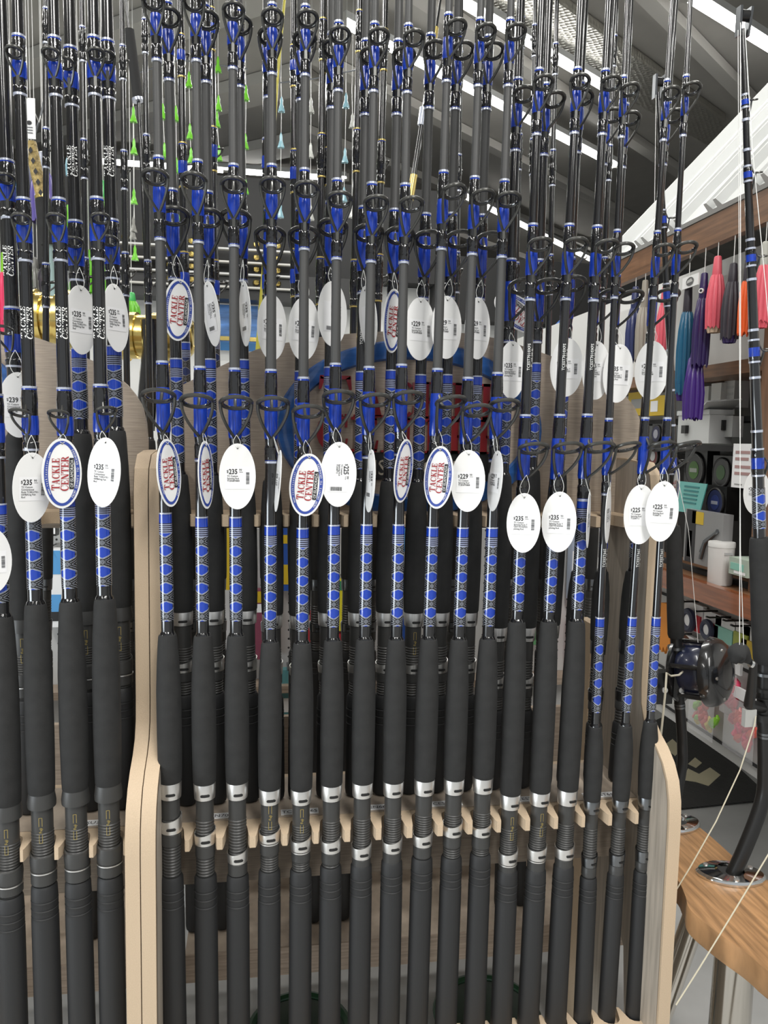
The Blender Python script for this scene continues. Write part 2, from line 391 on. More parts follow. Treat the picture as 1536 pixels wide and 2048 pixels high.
def fishing_rod(label, group, lo, hi, Y, zb, k, sc=1.0, name='fishing_rod', blank_mat=None, top=2.42, cat='fishing rod'):
    """k: pixel rows of the parts of this rod (fg = top of the fore grip, ...); sc scales its thickness."""
    A = at(*lo, Y); B = at(*hi, Y); d = (B - A).normalized()
    P0 = A + d * ((zb - A.z) / d.z)
    fx = Vector((1, 0, 0)); yy = d.cross(fx).normalized(); xx = yy.cross(d)
    Mx = Matrix(((xx.x, yy.x, d.x, P0.x), (xx.y, yy.y, d.y, P0.y), (xx.z, yy.z, d.z, P0.z), (0, 0, 0, 1)))
    root = thing(name, label, cat, Mx, group)
    c0 = camc(P0); c1 = camc(P0 + d) - c0
    def z(py):
        q = py - 1024
        return (F * c0.y - q * c0.z) / (q * c1.z - F * c1.y)
    T = (top - zb) / d.z
    fg = z(k['fg']); dark = k.get('dark'); conv = k.get('conv')
    br0 = k.get('r', 0.0089 * sc)
    def br(zz): return max(0.0022, br0 - 0.0039 * sc * (zz - fg))
    # butt grip
    hb = z(k['hb']); ht = z(k['ht']); sb = z(k['sb']); st = z(k['st']); kb = z(k['kb']); rg = z(k['rg'])
    R1 = (0.0195 if conv else 0.0178) * sc
    g = [(0, R1 * .7), (.004, R1 * .94), (.012, R1)]
    n_gr = 3
    zz = rg - .052 * sc
    g.append((zz, R1 * .985))
    for i in range(n_gr):
        z1 = rg - .046 * sc + i * .012 * sc
        g += [(z1 - .003, R1 * .968), (z1 - .0016, R1 * .985), (z1 - .0008, R1 * .93), (z1 + .0006, R1 * .93), (z1 + .0012, R1 * .965)]
    g += [(rg - .004, R1 * .93), (rg, R1 * .82)]
    part('butt_grip', MB().lathe(g, 24), M['rubber'], root)
    # reel seat
    rs = (0.0152 if conv else 0.0133) * sc; sm = M['seat']
    pr = []; nth = 20; zt = ht - .055 * sc
    zlow = rg - .004
    pr.append((zlow, rs))
    zq = min(kb, zt)
    for i in range(nth):
        a = zlow + (zt - zlow) * i / nth; b = (zt - zlow) / nth
        if b <= 0: break
        pr += [(a + b * .25, rs * 1.0), (a + b * .5, rs * 1.045), (a + b * .8, rs * .96)]
    pr += [(zt + .002, rs), (hb + .004, rs)]
    pr = sorted(pr, key=lambda q: q[0])
    part('reel_seat', MB().lathe(pr, 22), sm, root)
    fa = k.get('slot', 0.12)
    hoodm = M['gunmetal'] if dark else (sm if conv else M['silver'])
    rh = (0.0195 if conv else 0.0158) * sc
    fh = MB()
    if conv: fh.lathe([(hb, rs * 1.02), (hb + .001, rh * 1.0), (hb + .008, rh * 1.02), (ht, rh * .93), (ht + .004, rh * .9)], 24)
    else: fh.lathe([(hb, rs * 1.02), (hb + .0008, rh * .97), (hb + .006, rh), (ht, rh * 1.04), (ht + .004, rh * .95)], 24)
    h1 = part('upper_hood', fh, hoodm, root)
    sh = MB(); lip = .0042 * sc
    def shear(kk, a): return (lip * (math.sin(a) * .75 - math.cos(a) * .55)) * (1 if kk >= 2 else 0)
    if conv:
        sh.lathe([(sb, rh * .84), (sb + .001, rh * .92), (st - .012, rh * .97), (st - .001, rh * .93), (st, rs * 1.06), (st - .006, rs * 1.05)], 24, shear=lambda kk, a: (.004 * -math.cos(a)) * (1 if kk >= 2 else 0))
    else:
        sh.lathe([(sb, rs * 1.02), (sb + .0008, rh * .97), (st - .004, rh * 1.03), (st, rh * 1.02), (st, rs * 1.12), (st - .005, rs * 1.08)], 24, shear=shear)
    h2 = part('sliding_hood', sh, hoodm, root)
    kn = MB().lathe([(kb, rh * .86), (kb + .001, rh * .93), (sb - .0012, rh * .93), (sb, rh * .86)], 48, mod=lambda kk, i: 1.0 if i % 2 else .972)
    part('lock_nut', kn, M['seat'], root)
    if conv or k.get('nutring'):
        part('nut_ring', MB().lathe([(sb - .0026, rh * .9), (sb - .0024, rh * .965), (sb - .0008, rh * .965), (sb - .0006, rh * .9)], 24), M['silver'], root)
    if not conv:
        for hh, zz0, zz1 in ((h1, hb, ht), (h2, sb, st)):
            s_ = MB(); s_.add(*stadium(rh * 1.045 + .0002, zz0 * .62 + zz1 * .38, .0074 * sc, .0019 * sc, fa)); part('slot', s_, M['slot'], hh)
    if k.get('fuji'):
        q = MB(); zc = max((hb + st) / 2 + .003, hb - .03); a0 = .05 if not conv else .1
        fn = wrapfn(rs + .0005, zc, a0)
        for u0, u1 in ((-.019, -.006), (.006, .019)):
            for pl in (R4(u0, -.0024, u1, -.0019), R4(u0, .0019, u1, .0024), R4(u0 if u0 < 0 else u1 - .0005, -.0024, u0 + .0005 if u0 < 0 else u1, .0024)):
                q.add([fn(*p) for p in pl], [(0, 1, 2, 3)])
        put(q, bfont('Fuji', .0058, 'CENTER'), lambda u, v: fn(u, v - .002))
        part('maker_mark', q, M['goldink'], root)
    # fore grip
    R2 = (0.0198 if conv else 0.0182) * sc; r3 = R2 * .74
    Lg = fg - ht
    part('fore_grip', MB().lathe([(ht, R2 * .86), (ht + .003, R2 * .93), (ht + .02, R2 * .96), (ht + Lg * .3, R2), (ht + Lg * .62, R2 * .985), (ht + Lg * .8, R2 * .9),
        (fg - .012, r3 * 1.06), (fg - .004, r3), (fg - .001, r3 * .93), (fg, r3 * .8)], 24), M['eva'], root)
    part('epoxy_collar', MB().lathe([(fg - .001, br0 * 1.25), (fg + .002, br0 * 1.2), (fg + .005, br0 * 1.02)], 20), M['thread'], root)
    # blank
    bm_ = blank_mat or 'gloss'
    part('blank', MB().lathe([(fg - .01, br(fg))] + [(fg + (T - fg) * i / 6, br(fg + (T - fg) * i / 6)) for i in range(7)], 16), M[bm_], root)
    # diamond wrap
    if 'wt' in k:
        wb = z(k['wb']); wt = z(k['wt']); bt = .027
        n = (wt - bt - wb)
        if bm_ != 'gloss':
            gz = z(k['guides'][0][1]) - k['guides'][0][5]; gz = max(gz, wt + .01)
            part('lower_thread', MB().lathe([(fg, br(fg) + .0003), (wt, br(wt) + .0003), (gz if not k.get('tall') else wt + .09, br(gz) + .0003)], 18), M['gloss'], root)
        part('diamond_wrap', MB().lathe([(0, br(wb) + .0006)] + [(n * i / 6, br(wb + n * i / 6) + .0009) for i in range(1, 6)] + [(n, br(wt - bt) + .0008)], 24), M[k.get('wm', 'diamond')], root, loc=(0, 0, wb))
        part('wrap_band', MB().lathe([(0, br(wt) + .0011), (bt, br(wt) + .0009)], 20), M['band'], root, loc=(0, 0, wt - bt))
        part('trim_ring', MB().lathe([(wt, br(wt) + .0006), (wt + .0004, br(wt) + .0012), (wt + .0022, br(wt) + .0012), (wt + .0026, br(wt) + .0005)], 20), M['trim'], root)
    # guides
    for gi, (gx, gy, R, H, up, dn) in enumerate(k['guides']):
        zr = z(gy); L = R * 2.25; rb = br(zr)
        C = P0 + d * zr; pc = camc(C); axis_px = 768 + F * pc.x / pc.z; pm = F / pc.z
        off = (gx - axis_px) / pm
        vdir = math.atan2((C - CAM).x, (C - CAM).y)                       # direction of sight, turned from +Y
        ang = math.asin(max(-.97, min(.97, off / H))) - vdir * 0 + 0
        ang = ang - vdir
        if k.get('away'): ang = PI - .4 + gi * .1
        gm, rm = guide_meshes(R, H, L, rb)
        go = part('guide', gm, M['guide'], root); go.location = (0, 0, zr); go.rotation_euler = (0, 0, ang)
        part('guide_ring', rm, M['ring'], go)
        zf = zr - L; bt_ = .014 if R > .0185 else -.003
        lump = lambda a, b, r_: [(a, r_ + .0002), (a + (b - a) * .08, r_ + .0012), (a + (b - a) * .3, r_ + .0016), (a + (b - a) * .55, r_ + .0013), (a + (b - a) * .8, r_ + .0017), (a + (b - a) * .94, r_ + .001), (b, r_ + .0002)]
        part('black_thread', MB().lathe(lump(zf - .012, zr + up, br(zr)), 18), M['thread'], root)
        part('black_thread', MB().lathe(lump(zr - dn, zf - .010, br(zf)), 18), M['thread'], root)
        part('blue_thread', MB().lathe([(zf - .001, rb + .0016), (zf + .003, rb + .0023), (zf + L * .5, rb + .0021), (zr + bt_ - .008, rb + .0023), (zr + bt_, rb + .0017)], 20), M[k.get('bm', 'blue')], root)
        for zt_, s_ in ((zr + up, 1), (zr - dn, -1)):
            rr = br(zt_)
            part('trim_ring', MB().lathe([(zt_ - .002, rr + .0008), (zt_ - .0016, rr + .0014), (zt_ + .0012, rr + .0014), (zt_ + .0016, rr + .0006)], 18), M[k.get('tm', 'trim')], root)
            part('trim_band', MB().lathe([(zt_ - s_ * .0042, rr + .0009), (zt_ - s_ * .002, rr + .0012)], 18), M['blue'], root)
    for (ty, txt, a0) in k.get('text', ()):
        zc = z(ty); q = MB(); r_ = br(zc) + .0005
        if txt == 'logo':
            for wd_, dv in (('TACKLE', .0006), ('CENTER', -.0083)):
                ps, w = serif(wd_, .0074, .22, 1.12); fn = wrapfn(r_, zc - w / 2, a0); put(q, polys_vf(ps), lambda u, v: fn(u, v + dv))
        else:
            for i, line in enumerate(txt):
                fn = wrapfn(r_, zc, a0); put(q, bfont(line, .0062, 'CENTER'), lambda u, v: fn(u, v - i * .0062))
        part('lettering', q, M['white'], root)
    return root, z, P0, d
# ------------------------------------------------------------------ the room
struct('floor', MB().box(-7, -4, -0.05, 8, 10, 0), M['floor'])
struct('ceiling', MB().box(-7, -4, 3.24, 8, 10, 3.30), M['ceil'])
struct('wall_back', MB().box(-7, 9.6, 0, 8, 9.7, 3.24), M['ceil'])
struct('wall_left', MB().box(-5.6, -4, 0, -5.5, 9.6, 3.24), M['wallwhite'])
struct('wall_right', MB().box(6.5, -4, 0, 6.6, 9.6, 3.24), M['ceil'])
# low white partition across the shop and the dark soffits above it
struct('wall_partition', MB().box(-4.5, 4.95, 0, 3.2, 5.02, 2.26), M['wallwhite'])
struct('trim_1', MB().box(-4.5, 4.80, 2.262, 1.05, 5.06, 2.82), M['blackmatte'])
struct('trim_2', MB().box(1.052, 4.80, 2.05, 3.2, 5.06, 2.44), M['blackmatte'])
# ceiling joists: two families that meet in a chevron
for i in range(7):
    y0 = 2.2 + i * 0.95
    mb = MB(); mb.bar((0.25, y0, 3.21), (5.2, y0 + 3.95, 3.21), .07, .05); struct('trim_%d' % (10 + i), mb, M['beam'])
    mb = MB(); mb.bar((0.25, y0 + .2, 3.205), (-4.6, y0 + 4.1, 3.205), .22, .06); struct('trim_%d' % (20 + i), mb, M['beam'])

# strip lamps under the ceiling
def strip(p, q, label, w=.045):
    p = Vector(p); q = Vector(q); c = (p + q) / 2
    t = thing('strip_lamp', label, 'lamp', Matrix.Translation(c), 'bright strip lamps under the ceiling')
    part('housing', MB().bar(p + Vector((0, 0, .022)), q + Vector((0, 0, .022)), w * 1.3, .03), M['whitemetal'], t, True)
    part('tube', MB().tube([p, q], w / 2, 10), M['lamp'], t, True)
    n = max(1, int((q - p).length / .62))
    for i in range(n + 1):
        a = p + (q - p) * (i / n)
        part('tube_clip', MB().box(a.x - .02, a.y - .02, a.z - w * .5 - .003, a.x + .02, a.y + .02, a.z + .03), M['beam'], t, True)
ZL = 3.14
strip(atZ(684, 42, ZL), atZ(1230, 330, ZL), 'long lit strip lamp running diagonally behind the middle of the main rack')
strip(atZ(905, -8, ZL), atZ(1216, 178, ZL), 'lit strip lamp alongside the silver foil band')
strip(atZ(928, 390, ZL), atZ(1226, 541, ZL), 'lower right lit strip lamp farthest back above the dark soffit')
strip(atZ(200, 321, ZL), atZ(692, 357, ZL), 'nearly level lit strip lamp behind the rods on the left')
strip(atZ(1370, -14, ZL), atZ(1600, 130, ZL), 'lit strip lamp above the white sloped roof at top right', .05)
# foil-faced insulation band on the ceiling
fo = [atZ(850, -46, 3.2), atZ(1422, 292, 3.2), atZ(1450, 240, 3.2), atZ(1060, -40, 3.2)]
mb = MB(); mb.prism([(p.x, p.y) for p in fo], lambda u, v, t: (u, v, 3.19 + .045 * t)); struct('trim_3', mb, M['foil'])

# ------------------------------------------------------------------ the rod racks
YU, YL, YH = 1.19, 1.08, 1.335             # upper and lower front edge, headboard
ZS = 0.701                                  # top of the lower notched shelf
def panel(x0, x1, t, name='side_panel'):
    pts = [(YL, 0.0), (YL, .705), (YL + .003, .742), (YL + .012, .772), (YL + .028, .795), (YL + .05, .812), (YU - .035, .825), (YU - .014, .842), (YU - .003, .866), (YU, .90), (YU, 1.215), (YU + .008, 1.25), (YU + .035, 1.27),
           (YU + .10, 1.275), (YH + .03, 1.275), (YH + .03, .0), (1.28, 0), (1.28, .30), (1.265, .42), (1.235, .45), (1.205, .42), (1.19, .30), (1.19, 0)]
    bv = .003
    part(name, MB().prism(pts, lambda u, v, q: (x0 + (x1 - x0) * q, u, v)), M['edge'], t, True)
    for xx, nm in ((x0 - .0008, 'panel_face'), (x1 + .0008, 'panel_face')):
        ins = [((y - 1.22) * .985 + 1.22 if y > YL + .08 else y + .005, (zz * .997 + .001)) for y, zz in pts]
        part(nm, MB().add([(xx, y, zz) for y, zz in ins], [tuple(range(len(ins)))]), M['panelface'], t, True)
def notched(t, xs, x0, x1, ytip, ydeep, yback, z0, z1, name, wn):
    sg = 1 if ydeep > ytip else -1
    pts = [(x0, yback), (x0, ytip + sg * .004)]
    for x in xs:
        h = wn / 2
        pts += [(x - h - .0014, ytip), (x - h, ytip + sg * .005)]
        for i in range(7):
            a = PI - PI * i / 6; pts.append((x + h * .82 * math.cos(a), ydeep - sg * h * .75 * (1 - math.sin(a))))
        pts += [(x + h, ytip + sg * .005), (x + h + .0014, ytip)]
    pts += [(x1, ytip + sg * .004), (x1, yback)]
    pts = [(min(max(x, x0), x1), y) for x, y in pts]
    keep = [pts[0]]
    for p in pts[1:]:
        if (Vector(p) - Vector(keep[-1])).length > 1e-5: keep.append(p)
    pts = keep
    return part(name, MB().prism(pts, lambda u, v, q: (u, v, z0 + (z1 - z0) * q)), M['edge'], t, True)
def facing(t, xs, x0, x1, yf, yback, z, name):
    part(name, MB().box(x0, yf, z, x1, yback, z + .0012), M['laminate'], t, True)

FX = [345, 408, 473, 538, 600, 661, 723, 784, 845, 905, 963, 1019, 1076, 1131, 1184, 1237, 1289]   # notch middles on the lower shelf
def XL(px, y, Y): return at(px, y, Y).x
fx = [XL(p, 1690 - (p - 377) * .0615, 1.15) for p in FX]
BX = [357, 420, 484, 543, 601, 660, 718, 775, 831, 886, 941, 997, 1055, 1110, 1160, 1214, 1262]
bx = [XL(p, 1053, 1.25) for p in BX]

rack = thing('rod_rack', 'main plywood rod rack with red and blue shop sign on its headboard', 'rack', None, None, (0.25, 1.2, 0))
XA, XB, XC, XD = -0.166, -0.146, 0.634, 0.654
panel(XA, XB, rack); panel(XC, XD, rack)
notched(rack, fx, XB + .0005, XC - .0005, 1.132, 1.178, 1.345, ZS - .018, ZS, 'notched_shelf', .0375)
facing(rack, fx, XB + .001, XC - .001, 1.185, 1.33, ZS, 'shelf_face')
notched(rack, bx, XB + .0005, XC - .0005, 1.232, 1.272, YH, 1.159, 1.177, 'notched_rail', .0385)
part('apron', MB().box(XB + .0005, 1.262, .555, XC - .0005, 1.28, ZS - .019), M['laminate'], rack, True)
notched(rack, fx, XB + .0005, XC - .0005, 1.166, 1.1305, 1.085, .322, .337, 'base_lip', .0395)
part('base_board', MB().box(XB + .0005, 1.085, .300, XC - .0005, 1.168, .3215), M['edge'], rack, True)
part('rear_base', MB().box(XB + .0005, 1.482, .262, XC + .19, 1.78, .280), M['laminate'], rack, True)
part('rear_rail', MB().box(XB + .0005, 1.478, .222, XC + .19, 1.4815, .280), M['lam_dark'], rack, True)
part('rear_panel', MB().box(XB + .0005, 1.745, .281, XC + .19, 1.76, .66), M['lam_dark'], rack, True)
part('rear_upright', MB().box(XC + .0005, 1.40, 0, XC + .0185, 1.46, .95), M['edge'], rack, True)
part('rear_upright', MB().box(XA + .001, 1.40, 0, XB - .001, 1.46, .95), M['edge'], rack, True)

YF = 1.322                                   # front of the headboard
def hb(px, py): p = at(px, py, YF); return (p.x, p.z)
def smooth_poly(px):
    return [hb(*p) for p in px]
head_px = [(362, 1056), (362, 778), (366, 769), (440, 733), (512, 699), (575, 685), (640, 674), (702, 667), (765, 663), (860, 662), (940, 667), (1010, 680), (1077, 703), (1102, 712), (1160, 738),
           (1215, 766), (1251, 792), (1268, 812), (1279, 836), (1284, 870), (1284, 1056)]
hd = part('headboard', MB().prism(smooth_poly(head_px), lambda u, v, q: (u, YF + .018 * q, v)), M['laminate'], rack, True)
part('board_edge', MB().prism([(x * 1.0, zz - .0) for x, zz in smooth_poly(head_px)], lambda u, v, q: (u, YF + .0183 + .001 * q, v)), M['edge'], hd)
ctr = hb(825, 858); rx = (hb(1091, 858)[0] - hb(560, 858)[0]) / 2; rz = (hb(825, 682)[1] - hb(825, 1034)[1]) / 2
def ring_mesh(cx, cz, ax, az, bx_, bz, y, th, n=72, a0=0, a1=360):
    mb = MB(); vs = []; fs = []
    for i in range(n + 1):
        a = math.radians(a0 + (a1 - a0) * i / n); ca, sa = math.cos(a), math.sin(a)
        m1 = ((ax + bx_) / 2, (az + bz) / 2)
        vs += [(cx + ax * ca, y, cz + az * sa), (cx + (ax - .003) * ca, y - th * .8, cz + (az - .003) * sa), (cx + m1[0] * ca, y - th, cz + m1[1] * sa),
               (cx + (bx_ + .003) * ca, y - th * .8, cz + (bz + .003) * sa), (cx + bx_ * ca, y, cz + bz * sa)]
    for i in range(n):
        for k in range(4): fs.append((i * 5 + k, i * 5 + k + 1, i * 5 + k + 6, i * 5 + k + 5))
    return mb.add(vs, fs)
part('logo_ring', ring_mesh(ctr[0], ctr[1], rx, rz, rx - .030, rz - .033, YF - .0005, .008), M['signblue'], hd)
def sign_word(word, x0, x1, ytop, ybot, big):
    a = hb(x0, ybot); b = hb(x1, ytop); h = b[1] - a[1]
    polys, w = serif(word, 1.0, 0.0, big)
    kx = (b[0] - a[0]) / w; mb = MB()
    for p in polys:
        mb.prism([(a[0] + u * kx, a[1] + v * h / 1.08) for u, v in p], lambda u, v, q: (u, YF - .0005 - .008 * q, v))
    part('sign_lettering', mb, M['signred'], hd, sharp=30)
sign_word('TACKLE', 636, 1010, 764, 832, 1.1); sign_word('CENTER', 632, 1014, 836, 902, 1.1)
pa = hb(672, 958); pb = hb(984, 909)
pl = [(pa[0] + .008, pa[1]), (pb[0] - .008, pa[1]), (pb[0] - .002, pa[1] + .002), (pb[0], pa[1] + .008), (pb[0], pb[1] - .008), (pb[0] - .002, pb[1] - .002), (pb[0] - .008, pb[1]), (pa[0] + .008, pb[1]),
      (pa[0] + .002, pb[1] - .002), (pa[0], pb[1] - .008), (pa[0], pa[1] + .008), (pa[0] + .002, pa[1] + .002)]
part('sign_plate', MB().prism(pl, lambda u, v, q: (u, YF - .0005 - .004 * q, v)), M['signblack'], hd)
vf = bfont('OF ISLAMORADA', 1.0); w = max(v[0] for v in vf[0]); mb = MB()
put(mb, vf, lambda u, v: (pa[0] + .012 + u / w * (pb[0] - pa[0] - .024), YF - .0052, pa[1] + .008 + v * .0275 / .73))
part('plate_lettering', mb, M['beige'], hd)
# label strips along the lower shelf
for cx, cy, txt in ((434, 1650, 'TCEN708S'), (601, 1639, 'TCEN806S'), (757, 1630, 'TCEN660S'), (897, 1625, 'TCEST80S'), (1072, 1616, 'TCEST701S'), (1216, 1607, 'TCESST66S')):
    p = atZ(cx, cy, ZS + .0015)
    a = math.radians(0)
    st_ = part('shelf_label', MB().box(p.x - .03, 1.19, ZS + .0014, p.x + .03, 1.208, ZS + .002), M['label'], rack, True)
    mb = MB(); put(mb, bfont(txt, .0125, 'CENTER'), lambda u, v: (p.x + u, 1.1945 + v, ZS + .0023)); part('label_lettering', mb, M['ink'], st_)

# left rack
FXL = [-52, 17, 85, 154, 222]
fxl = [XL(p, 1730 - p * .05, 1.15) for p in FXL]
BXL = [-95, -28, 38, 104, 170, 238]
bxl = [XL(p, 1040, 1.25) for p in BXL]
lrack = thing('rod_rack', 'neighbouring plywood rod rack cut off by the left edge of the view', 'rack', None, None, (-.45, 1.2, 0))
LA, LB, LC, LD = -.60, -.58, -.1875, -.1675
panel(LC, LD, lrack); panel(LA, LB, lrack)
notched(lrack, fxl, LB + .0005, LC - .0005, 1.132, 1.178, 1.345, ZS - .018, ZS, 'notched_shelf', .040)
facing(lrack, fxl, LB + .001, LC - .001, 1.185, 1.33, ZS, 'shelf_face')
notched(lrack, bxl, LB + .0005, LC - .0005, 1.232, 1.272, YH, 1.159, 1.177, 'notched_rail', .041)
part('apron', MB().box(LB + .0005, 1.262, .555, LC - .0005, 1.28, ZS - .019), M['laminate'], lrack, True)
notched(lrack, fxl, LB + .0005, LC - .0005, 1.166, 1.129, 1.085, .322, .337, 'base_lip', .043)
part('base_board', MB().box(LB + .0005, 1.085, .300, LC - .0005, 1.170, .3215), M['edge'], lrack, True)
part('rear_base', MB().box(LB - .45, 1.482, .262, LC - .0005, 1.78, .280), M['laminate'], lrack, True)
part('rear_rail', MB().box(LB - .45, 1.478, .222, LC - .0005, 1.4815, .280), M['lam_dark'], lrack, True)
part('rear_panel', MB().box(LB - .45, 1.745, .281, LC - .0005, 1.76, .66), M['lam_dark'], lrack, True)
for xx in (LA, LC): part('rear_upright', MB().box(xx + .001, 1.40, 0, xx + .019, 1.46, .95), M['edge'], lrack, True)
lh_px = [(-520, 1056), (-520, 845), (-480, 790), (-410, 735), (-300, 690), (-200, 668), (-90, 660), (-20, 662), (20, 664), (63, 672), (90, 681), (115, 690), (150, 706), (187, 722), (225, 745), (253, 769), (268, 787), (283, 811), (291, 845), (294, 880), (294, 1056)]
hl = part('headboard', MB().prism(smooth_poly(lh_px), lambda u, v, q: (u, YF + .018 * q, v)), M['laminate'], lrack, True)
part('board_edge', MB().prism(smooth_poly(lh_px), lambda u, v, q: (u, YF + .0183 + .001 * q, v)), M['edge'], hl)
cl = hb(-265, 836); part('logo_ring', ring_mesh(cl[0] + .012, cl[1], rx, rz, rx - .030, rz - .033, YF - .0005, .008), M['signblue'], hl)
p = atZ(172, 1672, ZS + .0015)
st_ = part('shelf_label', MB().box(p.x - .03, 1.19, ZS + .0014, p.x + .03, 1.208, ZS + .002), M['label'], lrack, True)
mb = MB(); put(mb, bfont('TCESU701S', .0125, 'CENTER'), lambda u, v: (p.x + u, 1.1945 + v, ZS + .0023)); part('label_lettering', mb, M['ink'], st_)

# ------------------------------------------------------------------ rods of the main rack, front row
G1, G2, G3 = (.0215, .045, .05, .083), (.0165, .034, .037, .074), (.0138, .028, .03, .063)
S1, S2, S3 = (.0195, .042, .043, .075), (.0150, .032, .035, .066), (.0125, .027, .03, .058)
#      low point     high point   hb   ht   sb   st   kb   rg   fg   wb   wt   guides (ring centre)                 kind
FRONT = [
 ((349, 2000), (313, 100), 1594, 1563, 1662, 1632, 1687, 1748, 1268, 1240, 1028, (318, 795), (311, 370), (307, 25), ''),
 ((414, 2000), (393, 150), 1595, 1565, 1685, 1660, 1710, 1747, 1270, 1240, 1036, (394, 805), (388, 377), (388, 27), ''),
 ((477, 2000), (466, 200), 1594, 1563, 1721, 1697, 1745, 1746, 1270, 1240, 1036, (472, 808), (467, 385), (467, 43), ''),
 ((538, 2000), (544, 200), 1604, 1576, 1680, 1658, 1705, 1737, 1283, 1256, 1053, (546, 810), (545, 385), (545, 55), 'fn'),
 ((600, 2000), (610, 200), 1604, 1577, 1697, 1672, 1718, 1736, 1285, 1260, 1058, (616, 825), (613, 393), (615, 58), 'fn'),
 ((659, 2000), (676, 200), 1597, 1568, 1700, 1673, 1722, 1729, 1280, 1252, 1052, (677, 797), (679, 413), (680, 90), ''),
 ((718, 2000), (747, 200), 1591, 1564, 1712, 1685, 1734, 1725, 1278, 1250, 1051, (750, 803), (752, 420), (757, 92), ''),
 ((778, 2000), (814, 200), 1589, 1562, 1700, 1675, 1722, 1718, 1278, 1250, 1051, (816, 798), (822, 422), (827, 95), ''),
 ((835, 2000), (892, 200), 1586, 1558, 1688, 1662, 1710, 1712, 1277, 1250, 1056, (901, 806), (907, 396), (912, 73), ''),
 ((893, 2000), (955, 200), 1584, 1557, 1668, 1643, 1690, 1710, 1278, 1250, 1057, (953, 823), (965, 407), (971, 83), ''),
 ((950, 2000), (1015, 200), 1582, 1554, 1668, 1645, 1692, 1705, 1277, 1250, 1057, (1008, 813), (1017, 413), (1031, 83), ''),
 ((1004, 2000), (1076, 200), 1614, 1587, 1723, 1698, 1740, 1737, 1243, 1220, 1010, (1066, 896), (1079, 500), (1086, 182), 'fgn'),
 ((1058, 2000), (1152, 200), 1607, 1582, 1715, 1690, 1738, 1735, 1243, 1222, 1010, (1135, 895), (1151, 500), (1159, 180), 'fgn'),
 ((1113, 2000), (1208, 200), 1606, 1578, 1713, 1688, 1733, 1728, 1242, 1218, 1000, (1197, 894), (1212, 503), (1221, 183), 'g'),
 ((1166, 2000), (1246, 200), 1624, 1600, 1730, 1708, 1750, 1752, 1452, 1423, 1237, (1251, 893), (1246, 508), (1259, 195), 's'),
 ((1215, 2000), (1332, 200), 1620, 1598, 1727, 1702, 1746, 1745, 1450, 1422, 1236, (1321, 891), (1326, 510), (1341, 202), 's'),
 ((1270, 2000), (1370, 200), 1615, 1593, 1720, 1695, 1736, 1740, 1442, 1420, 1236, (1370, 891), (1371, 505), (1382, 193), 's'),
]
SPEC = ('TCEST7010XFS', "7'  10-20 lb.")
for i, r in enumerate(FRONT):
    lo, hi, hbp, htp, sbp, stp, kbp, rgp, fgp, wbp, wtp, g1, g2, g3, kd = r
    small = 's' in kd
    gs = (S1, S2, S3) if small else (G1, G2, G3)
    k = dict(hb=hbp, ht=htp, sb=sbp, st=stp, kb=kbp, rg=rgp, fg=fgp, wb=wbp, wt=wtp, fuji='f' in kd, nutring='n' in kd, dark=small, slot=.1 + .012 * i,
             guides=[(*g, *s_) for g, s_ in zip((g1, g2, g3), gs)], text=[])
    if 'g' in kd: k['text'] = [(715, SPEC, .15)]
    if small: k['text'] = [(1115, ('TCESST66S', "6'6  8-17 lb."), .3)]
    bmx = 'gloss' if ('g' in kd or small) else 'matte'
    k['r'] = .0069 if small else .0090
    fishing_rod('%s with blue diamond wrap, %s from left in main rack front row' % ('slim black spinning rod' if small else 'spinning rod', ORD[i]), 'rods in the front row of the main rack',
                lo, hi, 1.15, .3222, k, .82 if small else 1.0, blank_mat=bmx)

# back row of the main rack
BACK = [  # low point on the grip, high point, fore-grip top, wrap bottom, wrap top, silver hood row, guide 1, guide 2
 ((365, 1236), (338, 150), 948, 925, 720, 1236, (347, 448), (337, 58)),
 ((427, 1234), (412, 183), 950, 925, 721, 1234, (415, 452), (413, 63)),
 ((493, 1232), (479, 170), 952, 925, 722, 1233, (472, 453), (480, 73)),
 ((545, 1241), (537, 150), 960, 935, 745, 1242, (540, 485), (540, 95)),
 ((599, 1242), (603, 150), 960, 935, 745, 1243, (607, 485), (609, 101)),
 ((656, 1236), (664, 150), 962, 936, 737, 1237, (665, 470), (667, 118)),
 ((716, 1236), (731, 180), 962, 938, 746, 1237, (737, 480), (742, 132)),
 ((772, 1236), (793, 250), 962, 936, 743, 1237, (799, 485), (807, 132)),
 ((827, 1237), (856, 267), 964, 938, 752, 1238, (857, 493), (869, 120)),
 ((879, 1236), (909, 260), 962, 938, 752, 1237, (919, 492), (925, 122)),
 ((936, 1236), (971, 250), 962, 938, 755, 1237, (979, 495), (985, 123)),
 ((995, 1250), (1033, 233), 950, 926, 762, 1267, (1044, 582), (1047, 207)),
 ((1052, 1250), (1089, 240), 940, 914, 729, 1267, (1094, 583), (1107, 217)),
 ((1104, 1180), (1156, 240), 945, 920, 740, 1262, (1144, 578), (1164, 213)),
 ((1149, 1250), (1211, 270), 1142, 1115, 930, 1290, (1220, 598), (1224, 247)),
 ((1201, 1200), (1247, 293), 1142, 1115, 930, 1295, (1259, 602), (1259, 253)),
 ((1260, 1200), (1330, 283), 1142, 1115, 930, 1293, (1331, 599), (1346, 248)),
]
